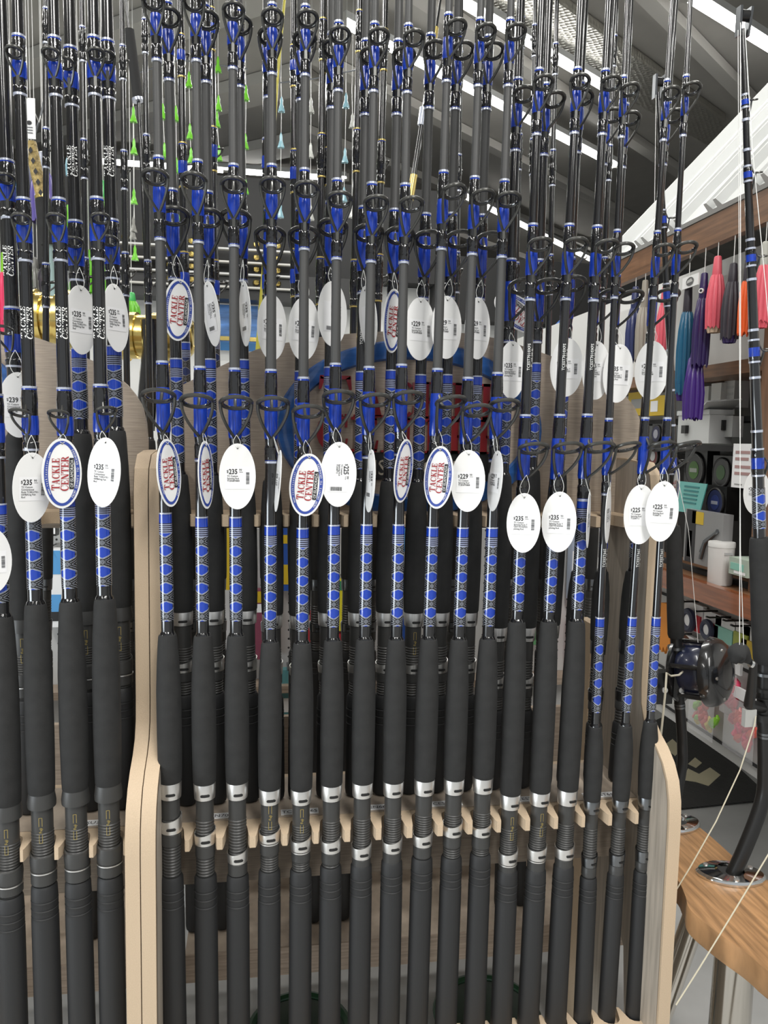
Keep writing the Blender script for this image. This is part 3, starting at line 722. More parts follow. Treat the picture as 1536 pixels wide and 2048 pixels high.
for i, (lo, hi, fgp, wbp, wtp, hd_, g1, g2) in enumerate(BACK):
    small = i >= 14
    gs = (S1, S2) if small else (G1, G2)
    k = dict(hb=hd_ + 13, ht=hd_ - 13, sb=hd_ + 106, st=hd_ + 84, kb=hd_ + 124, rg=hd_ + 150, fg=fgp, wb=wbp, wt=wtp, dark=small, slot=.12,
             guides=[(*g, *s_) for g, s_ in zip((g1, g2), gs)], fuji=(i == 8))
    if i == 6: k['text'] = [(672, ('TCEN708S',), .0)]
    k['r'] = .0072 if small else .0094
    fishing_rod('%s with blue diamond wrap, %s from left in main rack back row' % ('slim black spinning rod' if small else 'spinning rod', ORD[i]), 'rods in the back row of the main rack',
                lo, hi, 1.25, ZS + .0014, k, .84 if small else 1.02, blank_mat='gloss' if i >= 11 else 'matte')

# left rack, front row: conventional rods with the shop's lettering
C1, C2, C3 = (.0128, .027, .036, .05), (.0115, .024, .032, .05), (.0105, .022, .03, .045)
LFRONT = [
 ((28, 2040), (-30, 100), 1635, 1608, 1762, 1728, 1783, 1788, 1232, 1203, 1010, (-42, 842), (-46, 460), (-50, 130)),
 ((97, 2040), (36, 50), 1612, 1585, 1735, 1700, 1762, 1765, 1207, 1177, 1000, (42, 827), (43, 447), (30, 120)),
 ((164, 2040), (108, 60), 1605, 1578, 1728, 1692, 1755, 1757, 1202, 1175, 995, (118, 829), (113, 447), (103, 123)),
 ((226, 2040), (187, 60), 1597, 1568, 1720, 1683, 1745, 1748, 1196, 1170, 990, (212, 822), (200, 445), (192, 122)),
]
for i, (lo, hi, hbp, htp, sbp, stp, kbp, rgp, fgp, wbp, wtp, g1, g2, g3) in enumerate(LFRONT):
    k = dict(hb=hbp, ht=htp, sb=sbp, st=stp, kb=kbp, rg=rgp, fg=fgp, wb=wbp, wt=wtp, conv=True, fuji=True, r=.0103,
             guides=[(*g, *s_) for g, s_ in zip((g1, g2, g3), (C1, C2, C3))], text=[(648, 'logo', .12)])
    fishing_rod('conventional rod with white shop lettering, %s from left in left rack front row' % ORD[i], 'rods in the front row of the left rack', lo, hi, 1.15, .3222, k)
LBACK = [
 ((45, 1200), (10, 233), 868, 840, 655, 1250, (10, 665), (12, 367), 525),
 ((172, 1200), (143, 170), 866, 838, 700, 1233, (148, 493), (132, 142), 327),
 ((239, 1200), (217, 170), 860, 834, 695, 1226, (218, 490), (213, 128), 327),
]
for i, (lo, hi, fgp, wbp, wtp, hd_, g1, g2, ty) in enumerate(LBACK):
    k = dict(hb=hd_ + 13, ht=hd_ - 12, sb=hd_ + 118, st=hd_ + 88, kb=hd_ + 140, rg=hd_ + 146, fg=fgp, wb=wbp, wt=wtp, conv=True, fuji=True, r=.0108,
             guides=[(*g, *s_) for g, s_ in zip((g1, g2), (C1, C2))], text=[(ty, 'logo', -.1)])
    if i == 0: del k['wt']
    fishing_rod('conventional rod with white shop lettering, %s from left in left rack back row' % ORD[i], 'rods in the back row of the left rack', lo, hi, 1.25, ZS + .0014, k)
# rods standing on the far side of the racks
REAR = [  # x at row 600, x at row 150, gold trim?, slim?
 (92, 92, 0, 1), (172, 166, 0, 1), (252, 246, 0, 1), (297, 291, 0, 1),
 (370, 363, 1, 0), (430, 424, 1, 0), (534, 532, 0, 0), (590, 588, 1, 0), (640, 645, 1, 0), (655, 657, 1, 1), (708, 717, 1, 0), (755, 767, 1, 0), (912, 920, 0, 1),
 (1060, 1068, 0, 1), (1098, 1110, 0, 1), (1030, 1042, 0, 1), (1205, 1226, 0, 1)]
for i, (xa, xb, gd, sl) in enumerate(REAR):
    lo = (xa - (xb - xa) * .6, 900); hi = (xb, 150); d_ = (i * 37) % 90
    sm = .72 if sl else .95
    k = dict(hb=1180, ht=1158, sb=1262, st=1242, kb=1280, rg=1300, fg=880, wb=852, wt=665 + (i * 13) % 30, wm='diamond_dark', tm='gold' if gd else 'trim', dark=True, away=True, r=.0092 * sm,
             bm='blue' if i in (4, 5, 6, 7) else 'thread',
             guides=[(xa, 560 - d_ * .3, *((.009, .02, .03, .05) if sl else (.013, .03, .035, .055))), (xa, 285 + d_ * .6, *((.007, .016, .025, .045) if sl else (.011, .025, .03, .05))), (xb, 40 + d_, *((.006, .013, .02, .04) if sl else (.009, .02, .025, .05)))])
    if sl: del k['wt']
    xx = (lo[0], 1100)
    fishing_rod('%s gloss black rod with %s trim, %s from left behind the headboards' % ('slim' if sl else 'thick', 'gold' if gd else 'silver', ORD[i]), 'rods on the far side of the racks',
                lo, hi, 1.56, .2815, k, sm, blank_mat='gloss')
# ------------------------------------------------------------------ hang tags
HW, HH = 0.0272, 0.0488
def oval(a, b, n=40): return [(a * math.cos(2 * PI * i / n), b * math.sin(2 * PI * i / n)) for i in range(n)]
def card_mesh():
    return MB().prism(oval(HW, HH), lambda u, v, t: (u, -.0004 + .0008 * t, v)).mesh('card')
def flat(polys_or_vf, y):                      # lettering laid on the card face
    mb = MB(); put(mb, polys_or_vf, lambda u, v: (u, y, v)); return mb
LINES = {'225': ('TC Custom', 'Spinning Rod', 'TCES8712'), '229': ('TC Custom', 'Spinning Rod', 'TCEN970808'), '235': ('TC Custom', 'Spinning Rods T', 'CEST7010XFS/S', 'pinning Rod'),
         '235c': ('TC Custom', 'Conventional', 'Rods TCEEU/701-', '0XFB/King Fish', 'Rod'), '239': ('TC Custom', 'Conventional', 'Rods', 'TCENC80'), '235s': ('TC Custom', 'Spinning Rod', 'TCEN870805')}
def print_meshes(price, rot):
    def mk():
        mb = MB(); fn = (lambda u, v: (u, -.0012, v - .002)) if not rot else (lambda u, v: (v + .002, -.0012, -u))
        put(mb, bfont('$', .006), lambda u, v: fn(u - .0165, v + .0075))
        put(mb, bfont(price[:3], .0104, bold=.00022), lambda u, v: fn(u * .84 - .0132, v + .0058))
        put(mb, bfont('99', .0052), lambda u, v: fn(u * .85 + .0020, v + .0098))
        mb.add([fn(*p) for p in R4(.0022, .0083, .0078, .0088)], [(0, 1, 2, 3)])
        for i, t in enumerate(LINES[price]):
            put(mb, bfont(t, .0036, bold=.00005), lambda u, v: fn(u * .92 - .0155, v + .0014 - i * .0035))
        bars = MB(); rnd = random.Random(3); y = -.0095
        while y < .0085:
            w = rnd.choice((.0003, .0003, .0006, .0009))
            if rot: bars.add([fn(*p) for p in R4(.012 - .0 + (y * .75), -.0205, .012 + (y * .75) + w, -.0135)], [(0, 1, 2, 3)])
            else: bars.add([fn(*p) for p in R4(.0125, y, .0175, y + w)], [(0, 1, 2, 3)])
            y += w + rnd.choice((.0003, .0004, .0006))
        if rot:
            bars = MB(); x = -.012
            rnd = random.Random(4)
            while x < .005:
                w = rnd.choice((.0003, .0004, .0007, .001)); bars.add([(x, -.0012, -.0245), (x + w, -.0012, -.0245), (x + w, -.0012, -.0185), (x, -.0012, -.0185)], [(0, 1, 2, 3)]); x += w + rnd.choice((.0003, .0005))
        st = MB().add([fn(*p) for p in R4(-.0185, -.0165, .0195, .0165)] if not rot else [(-.0165, -.0010, -.0262), (.0145, -.0010, -.0262), (.0145, -.0010, .0185), (-.0165, -.0010, .0185)], [(0, 1, 2, 3)])
        st.v = [(x, -.0008, z) for x, y, z in st.v]
        return mb.mesh('price_print'), bars.mesh('barcode'), st.mesh('sticker')
    return cached(('price', price, rot), mk)
def logo_meshes():
    def mk():
        up = lambda u, v: (-v, -.0012, u)           # words run up the card
        red = MB()
        for word, dx, ln in (('TACKLE', .0035, .0445), ('CENTER', -.0087, .0485)):
            ps, w = serif(word, .0103, .0, 1.08); k = ln / w
            put(red, polys_vf([[(u * k, v) for u, v in p] for p in ps]), lambda u, v: up(u - ln / 2 + (-.001 if word == 'TACKLE' else 0), v + dx))
        plate = MB(); plate.add([(x, -.0009, z) for x, z in [(.0105, -.022), (.0155, -.022), (.0163, -.021), (.0163, .021), (.0155, .022), (.0105, .022), (.0097, .021), (.0097, -.021)]], [tuple(range(8))])
        vf = bfont('OF ISLAMORADA', .0062, 'CENTER'); w = max(v[0] for v in vf[0]) * 2; plw = MB(); put(plw, vf, lambda u, v: up(u * .039 / w, v - .0152))
        ring = MB(); n = 56; A, B = (HW * .9, HH * .93), (HW * .70, HH * .85)
        vs = []
        for i in range(n):
            a = 2 * PI * i / n
            vs += [(A[0] * math.cos(a), -.0008, A[1] * math.sin(a)), (B[0] * math.cos(a), -.0008, B[1] * math.sin(a))]
        ring.add(vs, [(2 * i, 2 * i + 1, (2 * i + 3) % (2 * n), (2 * i + 2) % (2 * n)) for i in range(n)])
        rt = MB()
        def along(text, a0, a1, size):
            vfs = [bfont(c, size) if c != ' ' else ([], []) for c in text]
            for i, (c, vf_) in enumerate(zip(text, vfs)):
                if not vf_[0]: continue
                a = math.radians(a0 + (a1 - a0) * (i + .5) / len(text)); m = ((A[0] + B[0]) / 2, (A[1] + B[1]) / 2)
                P = Vector((m[0] * math.cos(a), m[1] * math.sin(a))); tg = Vector((-m[0] * math.sin(a), m[1] * math.cos(a))).normalized()
                if a1 < a0: tg = -tg
                nr = Vector((-tg.y, tg.x)); hw = max(q[0] for q in vf_[0]) / 2
                put(rt, vf_, lambda u, v: (P.x + tg.x * (u - hw) + nr.x * (v - size * .3), -.0012, P.y + tg.y * (u - hw) + nr.y * (v - size * .3)))
        along('www.tacklecenter.com', 222, 138, .0042); along('FROM GRUNTS TO GRANDERS', -52, 52, .0042)
        return red.mesh('red_lettering'), plate.mesh('plate'), plw.mesh('plate_lettering'), ring.mesh('blue_border'), rt.mesh('border_lettering')
    return cached('logo', mk)

def hang_tag(cx, cy, hw, hh, tilt, kind, Y, label, top=None, sgn=1, grp=None):
    C = at(cx, cy, Y); yaw = math.acos(max(.06, min(1, hw / (hh * .557)))) * sgn
    vd = math.atan2((C - CAM).x, (C - CAM).y)
    Mx = Matrix.Translation(C) @ Matrix.Rotation(-vd, 4, 'Z') @ Matrix.Rotation(math.radians(tilt), 4, 'Y') @ Matrix.Rotation(yaw, 4, 'Z')
    sc = hh / ppm(C) / HH; sc = max(.9, min(1.1, sc)); Mx = Mx @ Matrix.Scale(sc, 4)
    t = thing('hang_tag', label, 'tag', Mx, grp)
    cm = cached('card', card_mesh); part('card', cm, M['paper'], t)
    hm = cached('hole', lambda: MB().add([(.0014 * math.cos(2 * PI * i / 10), -.0009, HH * .86 + .0014 * math.sin(2 * PI * i / 10)) for i in range(10)], [tuple(range(10))]).mesh('hole'))
    part('punched_hole', hm, M['hole'], t)
    if kind == 'logo':
        for me, nm, ma in zip(logo_meshes(), ('red_lettering', 'black_plate', 'plate_lettering', 'blue_border', 'border_lettering'), ('tagred', 'ink', 'white', 'tagblue', 'white')):
            part(nm, me, M[ma], t)
    elif kind:
        rot = kind.endswith('r'); a, b, c = print_meshes(kind.rstrip('r'), rot)
        part('price_print', a, M['ink'], t); part('barcode', b, M['ink'], t); part('sticker', c, M['label'], t)
    # nylon loop up to the guide foot
    tx, ty = top or (cx + 1, cy - hh - 34)
    T = Mx.inverted() @ at(tx, ty, Y + .012); h = Vector((0, -.0012, HH * .86)); mb = MB()
    w = max(.006, min(.012, (T - h).length * .22))
    for s_, ww in ((-1, w), (1, w * .75)):
        pts = [h + (T - h) * (i / 8) + Vector((s_ * ww * math.sin(PI * (i / 8) ** .8), -.001, 0)) for i in range(9)]
        mb.tube(pts, .00042, 5)
    part('string', mb, M['nylon'], t)
    return t
GT = 'shop hang tags on the rods'
YT, YB = 1.126, 1.212
# front rows: centre, half sizes, tilt, print, rod
TAGS = [
 (-16, 1122, 36, 66, 0, '235c', YT, "white oval $235 tag cut by the left edge, on the left rack's first front rod", None, 1),
 (64, 975, 35, 70, 2, '235c', YT, "white oval $235 tag on the left rack's second front-row rod", (62, 870), 1),
 (124, 947, 37, 70, 1, 'logo', YT, "red and blue shop-logo tag on the left rack's third front-row rod", (126, 868), 1),
 (208, 945, 31, 70, 4, '235c', YT, "white oval $235 tag on the left rack's fourth front-row rod", (205, 862), -1),
 (338, 946, 23, 68, -4, 'logo', YT, "half-turned shop-logo tag on the main rack's first front-row rod", (328, 868), 1),
 (412, 950, 15, 68, -2, 'logo', YT, "narrow sharply turned shop-logo tag on the main rack's second front-row rod", (405, 862), 1),
 (475, 953, 36, 66, 0, '235s', YT, "white oval $235 tag on the main rack's third front-row rod", (473, 870), 1),
 (556, 962, 5, 62, 4, '235s', YT, "edge-on price tag on the main rack's fourth front-row rod", (548, 872), -1),
 (614, 970, 36, 63, 5, 'logo', YT, "facing shop-logo tag on the main rack's fifth front-row rod", (611, 880), 1),
 (677, 949, 36, 65, 1, '225r', YT, "white $225 tag with sideways print on the main rack's sixth front-row rod", (671, 855), 1),
 (740, 962, 10, 63, 2, '225r', YT, "narrow turned price tag on the main rack's seventh front-row rod", (741, 865), -1),
 (807, 942, 18, 64, 5, 'logo', YT, "half-turned shop-logo tag on the main rack's eighth front-row rod", (803, 862), 1),
 (877, 955, 29, 63, 4, 'logo', YT, "nearly facing shop-logo tag on the main rack's ninth front-row rod", (876, 855), -1),
 (936, 962, 34, 62, 0, '229', YT, "white oval $229 tag on the main rack's tenth front-row rod", (933, 868), 1),
 (990, 962, 14, 61, 4, '229', YT, "turned $229 tag on the main rack's eleventh front-row rod", (991, 868), -1),
 (1047, 1046, 36, 60, 0, '235', YT, "white oval $235 tag on the main rack's twelfth front-row rod", (1053, 950), 1),
 (1118, 1044, 34, 61, 0, '235', YT, "white oval $235 tag on the main rack's thirteenth front-row rod", (1118, 945), 1),
 (1177, 1040, 3, 55, 0, '235', YT + .01, "edge-on tag on the main rack's fourteenth front-row rod", (1167, 945), 1),
 (1216, 1030, 5, 57, 0, '235', YT + .01, "edge-on tag on the main rack's slim fifteenth front-row rod", (1215, 935), 1),
 (1280, 1029, 31, 60, 0, '225', YT + .008, "white oval $225 tag on the front row's sixteenth rod, partly behind its neighbour", (1286, 938), 1),
 (1324, 1023, 31, 61, 2, '225', YT - .008, "white oval $225 tag on the front row's last rod, overlapping another", (1328, 935), 1),
 (1349, 985, 8, 52, 3, 'logo', 1.42, "sliver of a shop-logo tag behind the front row's last $225 tag", (1345, 915), -1),
 (37, 810, 36, 65, 0, '239', YB, "grey-white $239 tag on the left rack's first back-row rod", (30, 700), 1),
 (162, 640, 29, 68, 0, '235c', YB, "white $235 tag on the left rack's second back-row rod", (158, 535), 1),
 (232, 636, 24, 67, -3, '235c', YB, "half-turned $235 tag on the left rack's third back-row rod", (226, 532), 1),
 (357, 620, 29, 61, 4, 'logo', YB, "shop-logo tag on the main rack's first back-row rod", (352, 510), 1),
 (423, 628, 15, 64, -8, '235r', YB, "tilted turned price tag on the main rack's second back-row rod", (416, 520), -1),
 (490, 628, 11, 64, -3, '235r', YB, "narrow turned price tag on the main rack's third back-row rod", (487, 520), -1),
 (544, 655, 29, 65, 0, '235s', YB, "white price tag behind the fourth front-row rod of the main rack", (541, 540), 1),
 (608, 658, 31, 63, 2, '235s', YB, "white price tag behind the fifth front-row rod of the main rack", (604, 545), 1),
 (665, 628, 29, 64, 0, '229r', YB, "white sideways-print tag left of the sixth front-row blank", (660, 535), 1),
 (736, 635, 17, 62, -7, '225r', YB, "tilted turned price tag behind the seventh front-row rod of the main rack", (728, 540), -1),
 (786, 642, 19, 63, 3, 'logo', YB, "half-turned shop-logo tag left of the eighth front-row blank", (787, 545), 1),
 (840, 658, 30, 62, 0, '229', YB, "unobstructed white $229 tag between the eighth and ninth front-row blanks", (843, 560), 1),
 (893, 655, 30, 62, 0, '229', YB, "white $229 tag right behind the ninth front-row blank", (900, 558), 1),
 (955, 657, 25, 61, 0, '229', YB, "white $229 tag behind the tenth front-row blank", (962, 560), 1),
 (1024, 740, 27, 57, 0, '235', YB, "white $235 tag between the eleventh and twelfth front-row blanks", (1021, 665), 1),
 (1036, 626, 30, 56, -52, 'logo', 1.36, "steeply tilted shop-logo tag behind the twelfth front-row blank", (1085, 585), 1),
 (1133, 735, 33, 58, 0, '235', YB, "white tag behind the thirteenth front-row blank", (1140, 655), 1),
 (1192, 741, 27, 58, 0, '235', YB + .004, "white tag behind the fourteenth front-row blank", (1196, 650), 1),
 (1236, 747, 29, 58, 2, '235', YB - .002, "white tag behind the slim fifteenth front-row blank", (1233, 655), 1),
 (1303, 741, 33, 58, 0, '229', YB, "white tag behind the slim sixteenth front-row blank", (1308, 655), 1),
 (1513, 985, 24, 45, 0, '229', 1.46, "small white oval tag behind the blue-banded trolling rod at far right", (1517, 920), -1),
]
for cx, cy, hw, hh, tl, kd, Y, lb, top, sg in TAGS: hang_tag(cx, cy, hw, hh, tl, kd, Y, lb, top, sg, GT)
# ------------------------------------------------------------------ shop wall on the right
XR = 1.22
struct('trim_31', MB().box(XR - .012, .6, 1.845, XR + .012, 2.60, 1.925), M['teakboard'])          # fascia under the roof
rf = MB(); y0, y1 = .8, 2.60; a = math.radians(47)
rp = lambda y, s, h=0.0: (XR - .014 + s * math.cos(a) - h * math.sin(a), y, 1.927 + s * math.sin(a) + h * math.cos(a))
rf.add([rp(y0, 0), rp(y1, 0), rp(y1, 1.9), rp(y0, 1.9), rp(y0, 0, .012), rp(y1, 0, .012), rp(y1, 1.9, .012), rp(y0, 1.9, .012)], [(0, 1, 2, 3), (7, 6, 5, 4), (0, 4, 5, 1), (1, 5, 6, 2), (2, 6, 7, 3), (3, 7, 4, 0)])
roof = thing('metal_roof', 'white ribbed sheet-metal roof sloping up over the right-hand display', 'roof', None, None, (XR, 1.7, 1.95))
part('roof_sheet', rf, M['whitemetal'], roof, True)
for i in range(9):
    yy = 2.585 - i * .2; rb = MB()
    for dy in ((0,) if i == 0 else (-.022, .022)):
        h = .035 if i == 0 else .024
        rb.add([rp(yy + dy - .012, 0, .012), rp(yy + dy + .012, 0, .012), rp(yy + dy + .006, 0, .012 + h), rp(yy + dy - .006, 0, .012 + h), rp(yy + dy - .012, 1.9, .012), rp(yy + dy + .012, 1.9, .012), rp(yy + dy + .006, 1.9, .012 + h), rp(yy + dy - .006, 1.9, .012 + h)],
               [(0, 1, 2, 3), (7, 6, 5, 4), (0, 4, 5, 1), (1, 5, 6, 2), (2, 6, 7, 3), (3, 7, 4, 0)])
    part('rib', rb, M['whitemetal'], roof, True)
for i in range(8):
    q = rp(2.47 - i * .2, .10, .012); part('screw', MB().tube([q, (q[0] - .006, q[1], q[2] + .005)], .006, 8), M['gunmetal'], roof, True)
struct('wall_display', MB().box(1.52, .6, .42, 1.56, 4.7, 1.92), M['wallwhite'])
struct('wall_kick', MB().box(1.95, .6, 0, 2.0, 4.7, .6), M['slat'])
struct('wall_slat', MB().box(1.305, .6, .42, 1.33, 3.4, .867), M['slat'])
for i in range(4):
    struct('trim_%d' % (32 + i), MB().box(1.301, .6, .45 + i * .12, 1.3045, 3.4, .458 + i * .12), M['blackmatte'])
ct = thing('display_counter', 'varnished brown counter ledge along the right display wall', 'counter', None, None, (XR, 2, .9))
part('counter_edge', MB().box(XR - .015, .6, .868, XR + .01, 3.4, .922), M['counter'], ct, True)
part('counter_top', MB().box(XR + .0105, .6, .868, 1.519, 3.4, .915), M['teakboard'], ct, True)
struct('trim_40', MB().box(1.28, 1.60, .916, 1.42, 1.86, 1.844), M['teakpost'])
sh = single('wall_shelf', MB().box(1.30, 1.87, 1.50, 1.519, 3.4, 1.537), M['teakboard'], 'brown shelf board below the hanging lures on the right wall', 'shelf')
struct('wall_header', MB().box(1.45, 1.87, 1.538, 1.519, 3.4, 1.84), M['wallwhite'])

def boxpx(px0, py0, px1, py1, X, dep, grow=0.0):       # box whose camera-side face lies in the plane x = X
    p = atX(px0, py1, X); q = atX(px1, py0, X)
    return (X, min(p.y, q.y), min(p.z, q.z), X + dep, max(p.y, q.y), max(p.z, q.z))
# hanging trolling skirts
def skirt_lure(P, ztop, zbot, wid, headcol, skirtcol, label, tip=None, group='trolling lures hanging from the fascia', wire=.03, headk=.3, eye=None, name='trolling_lure'):
    L = ztop - zbot
    t = thing(name, label, 'lure', None, group, (P.x, P.y, ztop))
    r = wid / 2; hz = -L * headk
    part('lure_head', MB().lathe([(hz - .004, r * .52), (hz, r * .56), (hz * .55, r * .5), (hz * .12, r * .43), (-.002, r * .4), (0, r * .3)], 18), headcol, t)
    def ragged(k, i): return (1 + .10 * math.cos(i * PI * 2 / 3)) * (1 if k < 5 else .96)
    rnd = random.Random(int(ztop * 9973) + int(P.y * 771)); jit = [rnd.uniform(-.03, .03) * L for _ in range(42)]
    sk = MB(); n = 42
    def sh_(k, a): return jit[int(round(a / (2 * PI) * n)) % n] if k == 0 else 0
    prof = [(-L, r * .92), (-L * .8, r * .98), (-L * .62, r), (-L * .45, r * .88), (hz - .003, r * .64), (hz * .96, r * .56)]
    sk.lathe(prof, n, shear=sh_, mod=ragged, cap=False); so = part('skirt', sk, skirtcol, t, sharp=60)
    if tip: 
        tp = MB(); tp.lathe([(-L * 1.07, r * .6), (-L, r * .74), (-L * .9, r * .8)], 36, mod=lambda k, i: 1 + .16 * math.cos(i * PI * 2 / 3), cap=False); part('inner_skirt', tp, tip, t, sharp=60)
    part('wire', MB().tube([(0, 0, -.002), (0, 0, wire)], .0012, 6), M['nylon'], t)
    if eye:
        e = part('eye', MB().tube([(-r * .42, -r * .3, hz * .7), (-r * .62, -r * .42, hz * .7)], .007, 12), M['white'], t)
        part('pupil', MB().tube([(-r * .60, -r * .41, hz * .7), (-r * .65, -r * .44, hz * .7)], .0038, 10), M['ink'], e)
    return t
pink = colour((.75, .12, .16), .4); pale = colour((.66, .5, .36), .4); purple = colour((.035, .018, .10), .3, .4); dark = colour((.035, .03, .04), .45)
orange = colour((.8, .12, .02), .4); clear = colour((.34, .31, .26), .3); navy = colour((.03, .04, .13), .3, .4); violet = colour((.06, .022, .2), .3, .4); teal = colour((.02, .12, .22), .25, .4)
for px, y0, y1, w, hc, sc_, lb, tp, hk, ey_ in (
    (1268, 575, 722, 30, navy, navy, 'dark blue trolling lure half hidden between the last tags', None, .3, True),
    (1287, 562, 720, 28, clear, clear, 'clear trolling lure beside the dark blue one', None, .35, True),
    (1326, 575, 700, 24, pink, pink, 'bright pink skirt seen between the two right-most rods', None, .3, None),
    (1372, 560, 785, 32, dark, teal, 'black and sparkling blue lure under a header card', violet, .3, None),
    (1388, 700, 838, 38, violet, violet, 'long violet skirt hanging lowest on the right wall', None, .12, None),
    (1404, 548, 732, 32, purple, purple, 'dark purple skirt with a round white eye', None, .28, True),
    (1432, 514, 655, 34, pink, pink, 'salmon pink skirt with pale tips', pale, .27, None),
    (1463, 528, 675, 34, dark, dark, 'charcoal skirt with purple tips', purple, .26, None),
    (1491, 520, 668, 24, dark, orange, 'bright orange skirt with a black head', None, .3, None),
    (1527, 485, 644, 32, colour((.45, .45, .4)), pink, 'pink and white skirt at the right edge of the view', pink, .3, None)):
    X = 1.21; P = atX(px, (y0 + y1) / 2, X); m = ppm(P)
    skirt_lure(P, atX(px, y0, X).z, atX(px, y1, X).z, w / m, hc, sc_, lb, tp, 'trolling lures hanging from the fascia', min(.12, 1.845 - atX(px, y0, X).z), hk, ey_)
b = boxpx(1364, 545, 1397, 580, 1.195, .003)
cd_ = thing('header_card', 'white header card with a grey fish picture above the blue lure', 'card', None, None, (b[0], b[1], b[2]))
part('card', MB().box(*b), M['paper'], cd_, True)
cy_, cz_ = (b[1] + b[4]) / 2, (b[2] + b[5]) / 2
part('picture', MB().add([(b[0] - .001, cy_ - .02 * math.cos(q * PI / 8), cz_ + .012 * math.sin(q * PI / 8)) for q in range(16)], [tuple(range(16))]), colour((.12, .12, .12)), cd_, True)
part('picture_band', MB().add([(b[0] - .0015, cy_ - .016, cz_ - .002), (b[0] - .0015, cy_ + .016, cz_ - .004), (b[0] - .0015, cy_ + .012, cz_ + .004), (b[0] - .0015, cy_ - .008, cz_ + .007)], [(0, 1, 2, 3)]), colour((.5, .5, .48)), cd_, True)

# goods on the shelves
def carton(px0, py0, px1, py1, X, dep, m_, label, cat='box', name='product_box', bands=(), group=None, lid=None):
    b = boxpx(px0, py0, px1, py1, X, dep)
    t = thing(name, label, cat, None, group, ((b[0] + b[3]) / 2, (b[1] + b[4]) / 2, b[2]))
    part('box_body', MB().box(*b), m_, t, True)
    for (u0, v0, u1, v1, c) in bands:
        ya, yb = b[4] - (b[4] - b[1]) * u0, b[4] - (b[4] - b[1]) * u1; za, zb_ = b[2] + (b[5] - b[2]) * v0, b[2] + (b[5] - b[2]) * v1
        part('printed_panel', MB().box(b[0] - .0012, yb, za, b[0] - .0002, ya, zb_), c, t, True)
    if lid: part('lid', MB().box(b[0] - .004, b[1] - .003, b[5], b[3] + .002, b[4] + .003, b[5] + .014), lid, t, True)
    return t
yel = colour((.62, .42, .02)); greyp = colour((.3, .3, .29)); redp = colour((.5, .03, .04)); mint = colour((.25, .55, .45)); bluep = colour((.02, .08, .35)); whitep = M['whitemetal']
carton(1255, 782, 1292, 832, 1.36, .03, yel, 'yellow product pack behind the right shoulder of the headboard', bands=((.2, .3, .8, .7, greyp),), group='packs on the upper shelf')
carton(1296, 790, 1330, 832, 1.34, .03, yel, 'yellow product pack left of the violet skirt', bands=((.15, .2, .6, .75, M['label']),), group='packs on the upper shelf')
carton(1384, 772, 1418, 832, 1.40, .05, colour((.72, .72, .69)), 'clear-fronted pale pack with a dark label on the upper shelf', bands=((.25, .25, .75, .5, M['ink']), (.38, .34, .62, .44, yel)), group='packs on the upper shelf')
carton(1420, 765, 1443, 824, 1.40, .05, colour((.75, .75, .72)), 'plain pale pack next to the dark-labelled one', group='packs on the upper shelf')
carton(1446, 760, 1470, 816, 1.42, .05, colour((.7, .7, .68)), 'pale louvred pack beside the wooden post', bands=((.1, .2, .9, .3, whitep), (.1, .45, .9, .55, whitep), (.1, .7, .9, .8, whitep)), group='packs on the upper shelf')
struct('trim_41', MB().box(1.398, 1.87, 1.374, 1.519, 3.4, 1.389), M['blackmatte'])
struct('trim_43', MB().box(1.30, 1.87, 1.285, 1.519, 3.4, 1.302), M['blackmatte'])
wb = carton(1354, 828, 1420, 886, 1.31, .075, M['whitemetal'], 'white bait box with black clips standing on the counter display', lid=M['whitemetal'], name='bait_box')
b = boxpx(1354, 828, 1420, 886, 1.31, .1)
for u in (.3,): 
    yy = b[4] - (b[4] - b[1]) * u; part('clip', MB().box(b[0] - .012, yy - .012, b[2] + .03, b[0] - .001, yy + .012, b[2] + .055), M['black'], wb, True)
wb2 = carton(1422, 832, 1466, 874, 1.36, .035, M['whitemetal'], 'second white bait box with its lid tipped open', name='bait_box')
b2 = boxpx(1422, 832, 1466, 874, 1.36, .035)
part('lid', MB().bar((b2[0] - .03, b2[1], b2[5] + .045), (b2[0] - .002, b2[4], b2[5] + .008), .004, .1, (1, 0, 0)), M['whitemetal'], wb2, True)
part('clip', MB().box(b2[0] - .012, b2[1] + .03, b2[2] + .02, b2[0] - .001, b2[1] + .055, b2[2] + .05), M['black'], wb2, True)
struct('trim_42', MB().box(1.30, 1.87, .916, 1.318, 3.4, .93), M['blackmatte'])
struct('wall_backing', MB().box(1.44, 1.87, .916, 1.449, 3.4, 1.27), M['blackmatte'])
def spool(px, py, rpx, X, rim, lab, label, txt=None):
    P = atX(px, py, X); r = rpx / ppm(P)
    t = thing('line_spool', label, 'spool', None, 'spools of fishing line on the counter', tuple(P))
    part('case', MB().box(X + .004, P.y - r * 1.12, P.z - r * 1.12, X + .045, P.y + r * 1.12, P.z + r * 1.12), M['black'], t, True)
    def disc(x0, x1, ra): return MB().tube([(x0, P.y, P.z), (x1, P.y, P.z)], ra, 28)
    part('rim', MB().torus((X + .002, P.y, P.z), (0, 1, 0), (0, 0, 1), r * .92, r * .1, 28, 8), M['black'], t, True)
    part('face', disc(X + .003, X - .001, r * .86), rim, t, True)
    part('label_disc', disc(X - .001, X - .002, r * .5), lab, t, True)
    if txt: part('label_band', MB().box(X - .003, P.y - r * .36, P.z - r * .12, X - .002, P.y + r * .36, P.z + r * .1), txt, t, True)
spool(1388, 940, 36, 1.335, M['black'], colour((.05, .13, .02)), 'black line spool with a green label, left of a pair', colour((.3, .32, .28)))
spool(1442, 945, 30, 1.335, M['black'], colour((.04, .09, .03)), 'black line spool with a dark green label, right of a pair')
